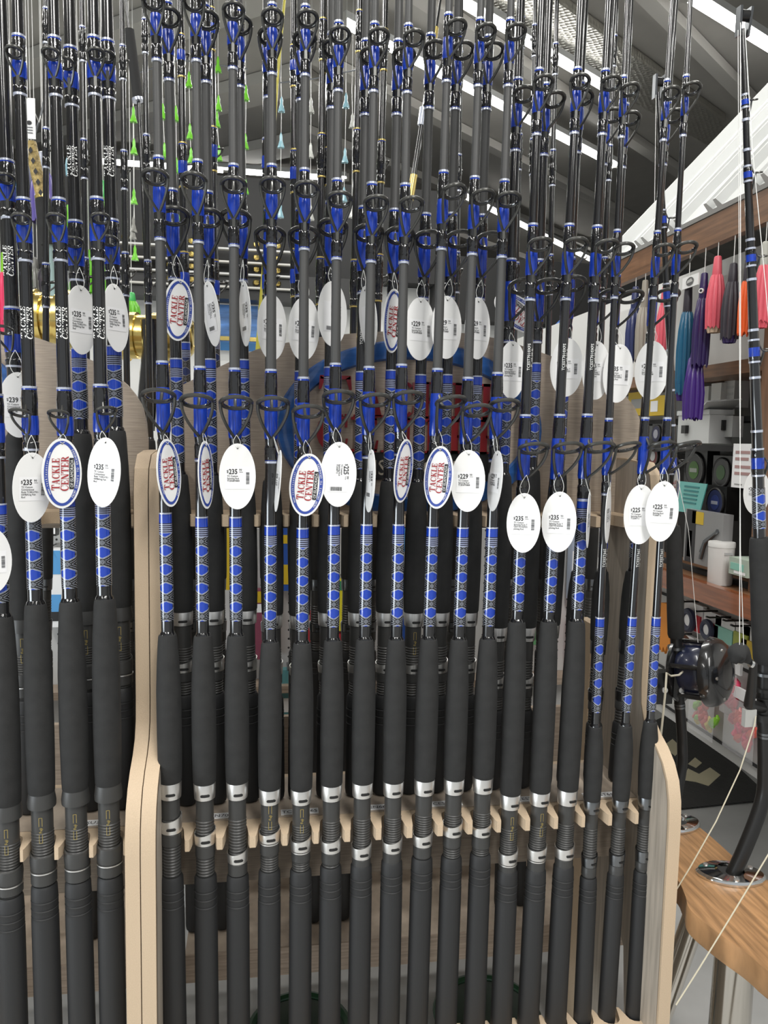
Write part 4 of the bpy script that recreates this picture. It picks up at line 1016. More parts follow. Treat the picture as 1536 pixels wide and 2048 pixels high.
spool(1430, 1005, 30, 1.325, colour((.02, .03, .1)), colour((.03, .05, .2)), 'dark blue line spool below the black pair', colour((.4, .42, .5)))
spool(1306, 912, 20, 1.33, colour((.14, .02, .02)), colour((.5, .5, .5)), 'small spool with a pale label behind the last guides')
spool(1312, 868, 18, 1.36, colour((.02, .02, .06)), colour((.35, .35, .4)), 'small dark spool behind the last two blanks')
# teal notice card leaning on the counter
q = [atX(1357, 962, 1.29), atX(1414, 968, 1.29), atX(1398, 1028, 1.29), atX(1352, 1022, 1.29)]
t = thing('notice_card', 'glossy teal notice card leaning among the spools', 'card', None, None, tuple(q[0]))
part('card', MB().prism([(p.y, p.z) for p in q], lambda u, v, s: (1.29 + .003 * s, u, v)), colour((.10, .42, .38), .2, .5), t, True)
for i in range(5):
    f0 = .14 + .13 * i; l = q[0].lerp(q[3], f0); r_ = q[1].lerp(q[2], f0); a_ = l.lerp(r_, .25); b_ = l.lerp(r_, .78)
    part('text_line', MB().box(1.2885, b_.y, a_.z - .003, 1.2895, a_.y, a_.z + .002), colour((.03, .2, .2)), t, True)
# boxed tool
t = carton(1366, 1030, 1448, 1120, 1.27, .03, colour((.25, .25, .25)), 'grey boxed pair of pliers with a black and yellow header', bands=((.05, .0, .30, 1, M['ink']), (.2, .75, .5, .98, yel), (.1, .1, .22, .6, M['label'])), name='boxed_pliers')
b = boxpx(1366, 1030, 1448, 1120, 1.27, .03)
for dz in (.0, .02):
    part('handle', MB().tube([(b[0] - .004, b[4] - .10, b[2] + .02 + dz), (b[0] - .004, (b[1] + b[4]) / 2 - .02, b[2] + .07 + dz * .3), (b[0] - .004, b[1] + .02, b[2] + .11)], .006, 8), M['gunmetal'], t, True)
# white tub
P = atX(1441, 1135, 1.265); r = 25 / ppm(P); z0 = .916; z1 = atX(1441, 1085, 1.25).z
t = thing('white_tub', 'white plastic tub standing on the varnished counter', 'tub', None, None, (P.x, P.y, z0))
part('tub_body', MB().lathe([(0, r * .9), (.003, r * .93), (z1 - z0 - .012, r), (z1 - z0 - .012, r * .98)], 28), colour((.72, .70, .68), .4), t)
part('lid', MB().lathe([(z1 - z0 - .014, r * 1.03), (z1 - z0 - .003, r * 1.03), (z1 - z0, r * 1.0)], 28), colour((.75, .74, .72), .35), t)
part('mark', MB().box(-.012, -r * .99 - .001, (z1 - z0) * .72, .012, -r * .96, (z1 - z0) * .78), colour((.5, .5, .5)), t)
carton(1457, 1122, 1496, 1146, 1.25, .06, colour((.42, .5, .42)), 'small mint and white pack lying on the counter beside the tub', bands=((.1, .3, .8, .7, mint), (.3, .1, .9, .25, M['label'])))
# paper notice on the post
b = boxpx(1462, 888, 1524, 974, 1.277, .002)
t = thing('paper_notice', 'white paper notice with faint red lines taped to the wooden post', 'notice', None, None, (b[0], b[1], b[2]))
part('sheet', MB().box(*b), M['label'], t, True)
for i, (w0, w1) in enumerate(((.1, .62), (.1, .58), (.1, .66), (.1, .68), (.12, .4))):
    z_ = b[5] - (b[5] - b[2]) * (.16 + .15 * i + (.03 if i > 1 else 0) + (.12 if i == 4 else 0)); hh_ = .008 if i < 4 else .003
    part('text_line', MB().box(b[0] - .0008, b[4] - (b[4] - b[1]) * w1, z_ - hh_, b[0] - .0001, b[4] - (b[4] - b[1]) * w0, z_), colour((.42, .25, .24)) if i < 4 else greyp, t, True)
# packs on hooks below the counter
def reel_pack(px, py, w, h, body, wheel, label):
    X = 1.285; P = atX(px, py, X); m = ppm(P); ww, hh_ = w / m / 2 * 1.9, h / m / 2
    t = thing('hook_pack', label, 'pack', None, 'packs hanging on hooks under the counter', tuple(P))
    part('pack_card', MB().box(X, P.y - ww, P.z - hh_, X + .012, P.y + ww, P.z + hh_), M['label'], t, True)
    part('pack_window', MB().box(X - .006, P.y - ww * .9, P.z - hh_ * .9, X - .0005, P.y + ww * .9, P.z + hh_ * .25), body, t, True)
    if wheel:
        part('spool_rim', MB().torus((X - .012, P.y + ww * .1, P.z - hh_ * .25), (0, 1, 0), (0, 0, 1), ww * .52, ww * .2, 22, 8), colour((.03, .035, .07)), t, True)
        part('spool_hub', MB().tube([(X - .007, P.y + ww * .1, P.z - hh_ * .25), (X - .015, P.y + ww * .1, P.z - hh_ * .25)], ww * .36, 20), M['label'], t, True)
    part('hook', MB().tube([(1.30, P.y, P.z + hh_ * 1.12), (X - .05, P.y, P.z + hh_ * 1.12), (X - .06, P.y, P.z + hh_ * 1.2)], .003, 6), M['black'], t, True)
reel_pack(1386, 1234, 36, 56, redp, True, 'red and white pack with a round dark spool, left of two')
reel_pack(1424, 1253, 32, 56, redp, True, 'red and white pack with a round dark spool, right of two')
reel_pack(1450, 1262, 36, 50, mint, False, 'mint green and white pack right of the red ones')
reel_pack(1484, 1274, 26, 60, colour((.35, .4, .05)), False, 'lime and black pack behind the fishing lines')
reel_pack(1500, 1290, 26, 70, yel, False, 'yellow pack beside the far right rod grip')
reel_pack(1373, 1290, 26, 40, colour((.25, .03, .06)), False, 'dark red pack below the first red spool pack')
t = thing('work_gloves', 'pair of orange gloves hanging left of the trolling rod', 'gloves', None, None, tuple(atX(1326, 1255, 1.25)))
for dx in (0,):
    g = []
    for (px, py) in ((1321, 1205), (1336, 1208), (1338, 1250), (1340, 1300), (1335, 1302), (1333, 1292), (1330, 1303), (1326, 1293), (1323, 1304), (1320, 1292), (1316, 1300), (1315, 1255)):
        p = atX(px, py, 1.25); g.append((p.y, p.z))
    part('glove', MB().prism(g, lambda u, v, s: (1.25 + .02 * s, u, v)), colour((.7, .25, .03), .7), t, True)
    part('glove', MB().prism([(u + .02, v - .012) for u, v in g], lambda u, v, s: (1.272 + .02 * s, u, v)), colour((.7, .25, .03), .7), t, True)
bagm = mat('clear_bag_film', (.8, .8, .82), .15, trans=.0, alpha=.22)
def bait_bag(px0, py0, px1, py1, cols, label, X=1.27, n=9):
    b = boxpx(px0, py0, px1, py1, X, .02); t = thing('bait_bag', label, 'bag', None, 'clear bags of soft baits', ((b[0]), (b[1] + b[4]) / 2, b[2]))
    rnd = random.Random(px0)
    for i in range(n):
        y = rnd.uniform(b[1] + .02, b[4] - .02); z_ = rnd.uniform(b[2] + .03, b[2] + (b[5] - b[2]) * .7); c = cols[i % len(cols)]; a_ = rnd.uniform(-.6, .6); l = .045
        pts = [(X + .006 + rnd.uniform(-.003, .003), y + math.sin(a_) * l * (s - .5) + .008 * math.sin(s * 6), z_ + math.cos(a_) * l * (s - .5)) for s in (0, .2, .4, .6, .8, 1)]
        part('soft_bait', MB().tube(pts, [.004, .011, .013, .011, .007, .003], 8), c, t, True)
    part('bag_film', MB().box(b[0] - .012, b[1], b[2], b[0] - .0115, b[4], b[5]), bagm, t, True)
    part('header', MB().box(b[0] - .004, b[1], b[5], b[0] + .004, b[4], b[5] + .03), M['label'], t, True)
hot = colour((.85, .06, .16), .3, .3); grn = colour((.25, .6, .03), .3, .3); red2 = colour((.65, .05, .03), .3, .3); yl2 = colour((.7, .55, .05), .3, .3); coral = colour((.85, .16, .12), .3, .3)
bait_bag(1382, 1360, 1440, 1452, (red2, yl2, grn, red2), 'bag of red, yellow and green soft baits under the black reel', n=13)
bait_bag(1446, 1352, 1482, 1420, (hot, pink), 'bag of hot pink soft baits, upper one by the far right rod', n=10)
bait_bag(1452, 1420, 1520, 1490, (hot, coral, pink), 'bag of pink and coral soft baits, lower one by the far right rod', n=16)

# mat on the floor
q = [atZ(1180, 1500, 0.006), atZ(1330, 1432, 0.006), atZ(1440, 1500, .006), atZ(1545, 1598, .006), atZ(1330, 1620, .006), atZ(1160, 1640, .006)]
t = thing('floor_mat', 'charcoal ribbed floor mat with cream chevrons beyond the teak table', 'mat', None, None, tuple(q[2]))
def mat_rib():
    m, tr, b = nt('charcoal_ribbed_mat'); b.inputs['Base Color'].default_value = (.045, .044, .042, 1); b.inputs['Roughness'].default_value = .9
    tc = tr.nodes.new('ShaderNodeTexCoord'); w = tr.nodes.new('ShaderNodeTexWave'); w.inputs['Scale'].default_value = 30; w.bands_direction = 'DIAGONAL'
    bp = tr.nodes.new('ShaderNodeBump'); bp.inputs['Strength'].default_value = .6; bp.inputs['Distance'].default_value = .004
    tr.links.new(tc.outputs['Object'], w.inputs[0]); tr.links.new(w.outputs['Fac'], bp.inputs['Height']); tr.links.new(bp.outputs[0], b.inputs['Normal']); return m
part('mat_body', MB().prism([(p.x, p.y) for p in q], lambda u, v, s: (u, v, .0005 + .006 * s)), mat_rib(), t, True)
cream = colour((.62, .56, .38), .8)
for pts in ([(1326, 1492), (1345, 1478), (1366, 1498), (1350, 1512)], [(1364, 1560), (1376, 1537), (1398, 1548), (1420, 1535), (1441, 1550), (1417, 1572), (1392, 1564)], [(1376, 1528), (1390, 1515), (1404, 1526), (1392, 1536)], [(1330, 1525), (1346, 1518), (1352, 1532), (1336, 1540)]):
    g = [atZ(*p, .0068) for p in pts]; part('cream_mark', MB().prism([(p.x, p.y) for p in g], lambda u, v, s: (u, v, .0066 + .0008 * s)), cream, t, True)

# ------------------------------------------------------------------ teak rod-holder table
ZT = .571
top_px = [(1335, 1624), (1361, 1627), (1391, 1646), (1441, 1688), (1467, 1713), (1508, 1742), (1560, 1775), (1700, 1860), (1700, 2060), (1536, 1946), (1500, 1912), (1457, 1883), (1424, 1859), (1388, 1830), (1374, 1813), (1371, 1795), (1366, 1783), (1359, 1765), (1345, 1752), (1330, 1742), (1310, 1700), (1316, 1650)]
tp = [atZ(*p, ZT) for p in top_px]
def smooth2(pts, it=2):
    for _ in range(it):
        o = []
        for i in range(len(pts)):
            a_, b_ = pts[i], pts[(i + 1) % len(pts)]
            o += [(a_[0] * .75 + b_[0] * .25, a_[1] * .75 + b_[1] * .25), (a_[0] * .25 + b_[0] * .75, a_[1] * .25 + b_[1] * .75)]
        pts = o
    return pts
outline = smooth2([(p.x, p.y) for p in tp]); cx_ = sum(p[0] for p in outline) / len(outline); cy_ = sum(p[1] for p in outline) / len(outline)
tt = thing('rod_holder_table', 'wavy-edged honey teak table on polished legs at lower right', 'table', None, None, (.85, 1.1, 0))
n = len(outline); inn = [((x - cx_) * .982 + cx_, (y - cy_) * .982 + cy_) for x, y in outline]
mb = MB(); vs = [(x, y, ZT) for x, y in inn] + [(x, y, ZT - .006) for x, y in outline] + [(x, y, ZT - .034) for x, y in outline] + [(x, y, ZT - .04) for x, y in inn]
fs = [tuple(range(n)), tuple(range(4 * n - 1, 3 * n - 1, -1))] + [(k * n + i, k * n + (i + 1) % n, (k + 1) * n + (i + 1) % n, (k + 1) * n + i) for k in range(3) for i in range(n)]
part('table_top', mb.add(vs, fs), M['teak'], tt, True)
def leg(p0, p1, r0, r1):
    part('leg', MB().tube([p0, (Vector(p0) + Vector(p1)) / 2, p1], [r0, (r0 + r1) / 2, r1], 24), M['steel'], tt, True)
lp = at(1467, 1960, 1.12); leg((lp.x, lp.y, ZT - .041), (lp.x - .005, lp.y + .0, 0.0), .031, .036)
part('leg_collar', MB().tube([(lp.x, lp.y, ZT - .041), (lp.x, lp.y, ZT - .062)], .036, 24), M['chrome'], tt, True)
l2 = at(1395, 1890, 1.2); leg((l2.x + .01, l2.y, ZT - .041), (l2.x - .10, l2.y + .06, 0.0), .02, .02)
l3 = atZ(1640, 1900, ZT); leg((l3.x, l3.y, ZT - .041), (l3.x - .25, l3.y - .02, 0.0), .02, .02)
def flange(px, py, ang, k=1.0):
    P = atZ(px, py, ZT); ca, sa = math.cos(ang), math.sin(ang); mb = MB()
    pts = []
    for i in range(40):
        a = 2 * PI * i / 40; rx_ = .052 * k * (1 + .10 * abs(math.cos(a)) ** 3); ry_ = .036 * k
        pts.append((rx_ * math.cos(a), ry_ * math.sin(a)))
    lay = [(1.0, .0005), (1.0, .005), (.93, .009), (.62, .011), (.5, .012), (.46, .006)]; vs = []
    for s_, h in lay:
        for u, v in pts:
            if s_ < .7: 
                l_ = math.hypot(u, v); u, v = u / l_ * .043 * k, v / l_ * .043 * k
            vs.append((P.x + (u * ca - v * sa) * s_, P.y + (u * sa + v * ca) * s_, ZT + h))
    fs = [(k_ * 40 + i, k_ * 40 + (i + 1) % 40, (k_ + 1) * 40 + (i + 1) % 40, (k_ + 1) * 40 + i) for k_ in range(5) for i in range(40)]
    o = part('flush_socket', mb.add(vs, fs), M['chrome'], tt, True)
    part('socket_bore', MB().tube([(P.x, P.y, ZT + .0005), (P.x, P.y, ZT + .006)], .02 * k, 20), M['blackmatte'], o)
    for i in range(3):
        a = 2 * PI * (i + .25) / 3; u, v = .043 * k * math.cos(a), .029 * k * math.sin(a); q_ = (P.x + u * ca - v * sa, P.y + u * sa + v * ca)
        part('screw', MB().tube([(*q_, ZT + .008), (*q_, ZT + .0115)], .004, 10), M['silver'], o)
    return P
FL2 = flange(1461, 1752, -.25)
FL1 = flange(1352, 1652, .2, .9)

# ------------------------------------------------------------------ trolling rods with reels standing in the sockets
def curve_pts(ps, n=6):
    out = []
    P = [ps[0] * 2 - ps[1]] + ps + [ps[-1] * 2 - ps[-2]]
    for i in range(1, len(P) - 2):
        for k in range(n):
            t = k / n; a, b, c, d = P[i - 1], P[i], P[i + 1], P[i + 2]
            out.append(.5 * ((2 * b) + (c - a) * t + (2 * a - 5 * b + 4 * c - d) * t * t + (3 * b - a - 3 * c + d) * t ** 3))
    return out + [ps[-1]]
def trolling(label, Y, grip, seat, butt, rings, guides, tip, r_grip, bands, wrap, socket):
    """pixel rows: grip (x, y) ends, seat ends, butt curve points, guide places and the tip."""
    g0, g1 = at(*grip[0], Y), at(*grip[1], Y)
    t = thing('trolling_rod', label, 'fishing rod', None, 'trolling rods standing in the teak table', tuple(at(*butt[-1][:2], butt[-1][2])))
    W_ = lambda nm, mb, m_: part(nm, mb, m_, t, True)
    W_('fore_grip', MB().tube([g0, g0.lerp(g1, .02), g0.lerp(g1, .12), g0.lerp(g1, .75), g0.lerp(g1, .97), g1], [r_grip * .72, r_grip * .8, r_grip * .88, r_grip, r_grip * .98, r_grip * .85], 22), M['eva'])
    s0, s1 = g1, at(*seat, Y)
    W_('reel_seat', MB().tube([s0, s1], r_grip * .68, 20), M['black'])
    for f, w_, k_ in ((.16, .05, 1.06), (.42, .06, .95), (.55, .02, .9), (.86, .12, .92)):
        a, b = s0.lerp(s1, f - w_ / 2), s0.lerp(s1, f + w_ / 2)
        W_('seat_ring', MB().tube([a, a.lerp(b, .05), a.lerp(b, .95), b], [r_grip * .8 * k_, r_grip * k_, r_grip * k_, r_grip * .8 * k_], 22), M['gunmetal'] if f == .16 else M['black'])
    pts = curve_pts([at(*p[:2], p[2]) for p in butt]); 
    W_('butt_tube', MB().tube(pts, r_grip * .62, 18), M['black'])
    for i in (2, 3):
        a = pts[i]; b = pts[i] + (pts[i + 1] - pts[i]).normalized() * .004
        W_('butt_ring', MB().tube([a, b], r_grip * .66, 18), M['gunmetal'])
    tp_ = at(*tip, Y); m1 = (g0 + tp_) / 2
    knots = [g0] + [at(*p, Y) for p in rings] + [tp_]
    L = len(knots)
    W_('blank', MB().tube(curve_pts(knots, 4), [r_grip * .5 * (1 - .62 * i / ((L - 1) * 4)) for i in range((L - 1) * 4 + 1)], 14), M['gloss'])
    def on(py):                                       # place on the blank at a pixel row
        ks = knots
        for a, b in zip(ks, ks[1:]):
            ya = 1024 + F * camc(a).y / camc(a).z; yb = 1024 + F * camc(b).y / camc(b).z
            if yb <= py <= ya: f = (ya - py) / (ya - yb); return a.lerp(b, f), (b - a).normalized(), r_grip * .5 * (1 - .62 * (ks.index(a) + f) / (len(ks) - 1))
        return ks[-1], (ks[-1] - ks[-2]).normalized(), r_grip * .2
    for py, hgt, R in guides:
        P, dr, rr = on(py); pm = ppm(P); hl_ = hgt / pm
        W_('blue_thread', MB().tube([P - dr * hl_ * .5, P + dr * hl_ * .5], rr + .0012, 14), M['blue'])
        for sg in (-1, 1):
            W_('black_thread', MB().tube([P + dr * hl_ * .5 * sg, P + dr * hl_ * 1.2 * sg], [rr + .0014, rr + .0008], 14), M['thread'])
            W_('trim_ring', MB().tube([P + dr * hl_ * 1.2 * sg, P + dr * (hl_ * 1.2 * sg + .003)], rr + .0014, 14), M['trim'])
        o = Vector((.88, -.45, 0)).normalized(); c = P + o * (R * 1.5 + rr) + Vector((0, 0, .003)); gm = MB()
        gm.torus(c, o, Vector((-o.y * 1, o.x, .35)), R, .0014, 20, 6)
        for s_ in (-1, 1): gm.tube([c - o * R * .6 + Vector((-o.y, o.x, .3)).normalized() * R * .75 * s_, P + o * rr - dr * .022], .0012, 6)
        gm.tube([c - o * R, P + o * rr + dr * .012], .0012, 6)
        W_('guide', gm, M['guide'])
    for py in bands:
        P, dr, rr = on(py); W_('trim_ring', MB().tube([P - dr * .002, P + dr * .002], rr + .0009, 14), M['trim'])
    if wrap:
        a, da, ra = on(wrap[1]); b, db, rb_ = on(wrap[0]); Ln = (b - a).length; dz = (b - a).normalized()
        me = MB().lathe([(0, ra + .001), (Ln, rb_ + .001)], 22)
        o = part('diamond_wrap', me, M['diamond'], t); xx = Vector((1, 0, 0)); yy = dz.cross(xx).normalized(); xx = yy.cross(dz)
        o.matrix_parent_inverse = MATRIX[t.name].inverted()
        o.matrix_basis = Matrix(((xx.x, yy.x, dz.x, a.x), (xx.y, yy.y, dz.y, a.y), (xx.z, yy.z, dz.z, a.z), (0, 0, 0, 1)))
    # roller tip
    dr = (knots[-1] - knots[-2]).normalized(); mb = MB()
    for s_ in (-1, 1): mb.bar(tp_ + Vector((.007 * s_, 0, -.012)), tp_ + Vector((.009 * s_, -.004, .03)), .004, .012, (0, 1, 0))
    W_('roller_tip', mb, M['gunmetal'])
    W_('roller', MB().tube([tp_ + Vector((-.006, -.003, .018)), tp_ + Vector((.006, -.003, .018))], .008, 14), M['black'])
    return t, s0, s1
Y1_, Y2_ = 1.44, 1.16
r1, a1, b1 = trolling('black trolling rod with a big black reel just right of the main rack', Y1_, ((1347, 1052), (1352, 1275)), (1358, 1395),
    [(1358, 1395, Y1_), (1361, 1430, Y1_), (1364, 1480, Y1_), (1364, 1530, Y1_), (1356, 1580, Y1_ - .01), (1350, 1625, Y1_ - .02), (1347, 1660, atZ(1347, 1660, ZT - .004).y)],
    [(1345, 930), (1341, 720), (1334, 600), (1327, 440), (1321, 300)], ((925, 20, .0085), (592, 18, .0075), (440, 14, .0065)), (1316, 185), .0168, (700, 780, 850, 330), None, FL1)
r2, a2, b2_ = trolling('black trolling rod with blue bands in the chrome socket at far right', Y2_, ((1519, 1075), (1531, 1325)), (1530, 1450),
    [(1530, 1450, Y2_), (1530, 1490, Y2_), (1530, 1540, Y2_), (1527, 1590, Y2_), (1512, 1640, Y2_ - .005), (1488, 1700, Y2_ - .01), (1464, 1752, FL2.y)],
    [(1515, 900), (1509, 720), (1502, 520), (1497, 383), (1491, 220)], ((926, 22, .0085), (704, 18, .0075), (517, 14, .0065), (350, 12, .006), (205, 10, .005)), (1485, 58), .0195, (559, 660, 755, 862, 480, 300, 240), (975, 1056), FL2)

def reel(C, ax, R, wid, label, cm=M['black'], spoolm=None, crank=True, parent=None, name='trolling_reel', gear=None):
    """drum reel round the axis ax through C."""
    ax = ax.normalized(); up = Vector((0, 0, 1)); sd = ax.cross(up).normalized(); up = sd.cross(ax)
    Mx = Matrix(((sd.x, up.x, ax.x, C.x), (sd.y, up.y, ax.y, C.y), (sd.z, up.z, ax.z, C.z), (0, 0, 0, 1)))
    t = thing(name, label, 'reel', Mx, None); h = wid / 2
    sr = 1.14 if name == 'gold_reel' else 1
    part('spool', MB().lathe([(-h, R * .5), (-h * .9, R * .72 * sr), (-h * .6, R * .8 * sr), (h * .6, R * .8 * sr), (h * .9, R * .72 * sr), (h, R * .5)] if sr == 1 else [(-h, R * .6), (-h * .98, R * .9), (-h * .5, R * .9), (-h * .48, R * .8), (h * .3, R * .8), (h * .32, R * .9), (h, R * .9)], 36), spoolm or colour((.05, .1, .22), .4), t)
    part('left_plate', MB().lathe([(-h * 1.55, R * .5), (-h * 1.5, R * .8), (-h * 1.25, R * .97), (-h * 1.0, R), (-h * .95, R * .94)], 32), cm, t)
    rp_ = part('right_plate', MB().lathe([(h * .95, R * .94), (h * 1.0, R), (h * 1.35, R * .985), (h * 1.7, R * .93), (h * 2.0, R * .82), (h * 2.2, R * .66), (h * 2.3, R * .5), (h * 2.31, R * .46), (h * 2.24, R * .44), (h * 2.28, R * .2), (h * 2.29, R * .05)], 40), cm, t)
    for i in range(6 if name != 'gold_reel' else 0):
        a = 2 * PI * i / 6 + .3; part('frame_bar', MB().tube([(R * .9 * math.cos(a), R * .9 * math.sin(a), -h * 1.05), (R * .9 * math.cos(a), R * .9 * math.sin(a), h * 1.05)], R * .07, 8), cm, t)
    for i in range(5):
        a = 2 * PI * i / 5; part('screw', MB().tube([(R * .72 * math.cos(a), R * .72 * math.sin(a), h * 2.05), (R * .72 * math.cos(a), R * .72 * math.sin(a), h * 2.17)], R * .05, 8), M['silver'], rp_)
    if gear: part('gear_rim', MB().lathe([(-h * 1.3, R * .98), (-h * 1.28, R * 1.06), (-h * 1.12, R * 1.06), (-h * 1.1, R * .98)], 64, mod=lambda k, i: 1 if i % 2 else .95), gear, t)
    if crank:
        c = part('crank', MB().bar((0, 0, h * 2.05), (R * .2, -R * .95, h * 2.2), R * .2, R * .1, (0, 0, 1)), M['gunmetal'], t)
        part('star_drag', MB().lathe([(h * 1.93, R * .34), (h * 2.02, R * .36), (h * 2.05, R * .2)], 30, mod=lambda k, i: 1 if i % 6 < 3 else .72), M['gunmetal'], t)
        part('crank_knob', MB().tube([(R * .2, -R * .95, h * 2.2), (R * .2, -R * .95, h * 2.5), (R * .2, -R * .95, h * 3.1), (R * .2, -R * .95, h * 3.3)], [R * .1, R * .22, R * .2, R * .08], 16), cm, c)
    part('reel_foot', MB().box(-R * .22, -R * .05, -h * .6, R * .22, R * .1, h * .6).mesh('reel_foot') if False else MB().bar((-R * 1.0, 0, -h * .5), (-R * 1.0, 0, h * .5), R * .5, R * .2, (1, 0, 0)), cm, t)
    return t
C1_ = at(1392, 1340, Y1_ - .01)
reel(C1_, Vector((.60, -.75, .10)), .070, .056, 'large black conventional reel with blue line on the nearer-left trolling rod', M['reelblack'], colour((.015, .02, .05), .3, .5), False)
t = thing('reel_clamp', 'black clamp with silver screws holding the big black reel', 'clamp', None, None, tuple(at(1360, 1345, Y1_ - .02)))
c_ = at(1366, 1372, Y1_ - .025); part('clamp_block', MB().box(c_.x - .022, c_.y - .004, c_.z - .022, c_.x + .018, c_.y + .03, c_.z + .02), M['black'], t, True)
for px in (1329, 1362):
    q = at(px, 1380, Y1_ - .03); part('screw', MB().tube([q, q + Vector((0, -.003, 0))], .006, 12), M['silver'], t, True)
c3 = at(1334, 1380, Y1_ - .02); part('clamp_arm', MB().box(c3.x - .02, c3.y + .002, c3.z - .03, c3.x + .014, c3.y + .03, c3.z + .035), M['black'], t, True)
# crank of the reel beyond the right edge
C2_ = at(1600, 1395, 1.24)
r2t = reel(C2_, Vector((-.8, -.55, .05)), .06, .06, 'black reel on the far right rod with only its paddle and crank in view', M['black'], None, False)
t2 = Matrix.Identity(4)
k0, k1, k2 = at(1507, 1328, 1.10), at(1503, 1380, 1.12), at(1498, 1408, 1.13)
cr = part('crank', MB().tube([k0, k1, k2, at(1540, 1420, 1.17)], [.006, .008, .009, .009], 10), M['black'], r2t, True)
kn = [at(1506, 1327, 1.10), at(1496, 1320, 1.095), at(1488, 1312, 1.09), at(1481, 1306, 1.09), at(1473, 1310, 1.09), at(1466, 1326, 1.09)]
kr = [.004, .006, .011, .0165, .0155, .005]; kp = curve_pts(kn, 5)
part('crank_knob', MB().tube(kp, [kr[min(5, i // 5)] * (1 - (i % 5) / 5) + kr[min(5, i // 5 + 1)] * ((i % 5) / 5) for i in range(len(kp))], 20), M['eva'], cr, sharp=75)
part('knob_screw', MB().tube([at(1505, 1329, 1.09), at(1500, 1327, 1.09)], .006, 12), M['chrome'], cr)
q = at(1499, 1418, 1.13); part('grey_lever', MB().bar(q, at(1497, 1452, 1.13), .010, .02), colour((.4, .4, .38), .4), cr)

# lines and cords
def line(pts, r, m_, label, name='fishing_line'):
    return single(name, MB().tube(pts, r, 6), m_, label, 'line')
cord = colour((.55, .5, .38), .7)
line([at(1481, 45, 1.13), at(1481, 700, 1.10), at(1479, 1308, 1.085)], .0006, M['nylon'], 'taut line from the far right rod tip straight down to the crank paddle')
line([at(1489, 45, 1.13), at(1505, 300, 1.12), at(1530, 560, 1.11), at(1560, 900, 1.1)], .0006, M['nylon'], 'line slanting off to the right from the far right rod tip')
line([at(1476, 60, 1.135), at(1481, 1100, 1.095), at(1488, 1312, 1.082)], .0005, M['nylon'], 'second line doubled beside the paddle of the far right rod')
line([at(1312, 190, 1.42), at(1309, 420, 1.36), at(1307, 640, 1.34)], .0005, M['nylon'], 'short line hanging left of the roller tip over the main rack')
line([at(1350, 930, 1.40), at(1377, 1060, 1.39), at(1396, 1285, 1.36)], .0006, M['nylon'], 'thin line running down to the big black reel')
line([at(1512, 1432, 1.12), at(1509, 1450, 1.12), at(1480, 1540, 1.12), at(1432, 1643, 1.10), at(1380, 1735, 1.09), at(1340, 1800, 1.09)], .0011, cord, 'tan cord slanting from the far right reel across the teak table')
line([at(1548, 1690, 1.02), at(1470, 1820, 1.0), at(1397, 1939, .99), at(1352, 2010, .985)], .0011, cord, 'tan cord crossing the front of the teak table')
line([at(1374, 1318, 1.415), at(1371, 1338, 1.405), at(1358, 1350, 1.395), at(1342, 1352, 1.40), at(1333, 1346, 1.40), at(1331, 1380, 1.375), at(1324, 1450, 1.37), at(1316, 1520, 1.37)], .0022, colour((.6, .56, .45), .7), 'pale cord looped round the big reel seat', 'cord')
# ------------------------------------------------------------------ behind the racks on the left and in the middle
def squid_chain(pts, label, Y, m_, size):
    P = [at(*p, Y) for p in pts]
    t = thing('lure_chain', label, 'lure', None, 'chains of small squid lures', tuple(P[0]))
    part('leader', MB().tube([Vector((P[0].x, P[0].y, 3.24))] + P, .0013, 5), M['nylon'], t, True)
    for p in P[1:]:
        s = size; rnd = (p.x * 91) % 1
        prof = [(-s * .55, s * .22), (-s * .2, s * .16), (0, s * .1), (s * .25, s * .11), (s * .5, s * .03)]
        mb = MB(); mb.lathe(prof, 18, mod=lambda k, i: (1 + .3 * math.cos(i * 2 * PI / 3)) if k == 0 else 1)
        mb.v = [(x + p.x, y + p.y, z + p.z) for x, y, z in mb.v]
        part('squid', mb, m_, t, True)
lime = colour((.16, .55, .03), .35, .3); glass = colour((.55, .56, .52), .2, .5); grey_s = colour((.22, .22, .2), .3, .3); sky = colour((.28, .5, .58), .2, .4)
CH = [([(266, 150), (267, 228), (268, 292), (268, 392), (270, 505)], lime, 'first from left'), ([(325, 180), (326, 222), (329, 300)], lime, 'second from left, beside the first back-row rod'),
      ([(350, 190), (352, 226), (353, 330), (354, 425)], lime, 'third from left'), ([(379, 120), (378, 158), (380, 262), (382, 310)], lime, 'fourth from left'),
      ([(436, 80), (436, 128), (437, 205), (434, 238), (438, 305)], lime, 'fifth from left'), ([(491, 140), (492, 185), (491, 282), (491, 372), (489, 470)], lime, 'sixth from left'),
      ([(268, 420), (267, 448), (266, 462)], grey_s, 'grey one hanging below the first green chain'),
      ([(562, 160), (563, 208), (562, 280), (561, 420)], sky, 'clear blue one by the fourth front-row rod'), ([(622, 160), (622, 210), (621, 300), (622, 425)], glass, 'clear one by the fifth front-row rod'),
      ([(692, 140), (692, 200), (690, 310), (688, 388)], sky, 'clear blue one by the sixth front-row rod'), ([(704, 180), (705, 240), (704, 420)], glass, 'clear one just right of the sixth front-row rod')]
for pts, m_, w in CH:
    squid_chain(pts, '%s chain of squid lures, %s' % ('green' if m_ is lime else 'pale', w), 3.6, m_, .062)
    p = at(pts[0][0], pts[0][1], 3.6)
sb = thing('spreader_bar', 'thin wire spreader bar holding the hanging squid chains', 'spreader bar', None, None, tuple(at(560, 160, 3.6)))
part('bar', MB().tube([at(556, 166, 3.6), at(625, 158, 3.6), at(712, 140, 3.6)], .003, 6), M['gunmetal'], sb, True)
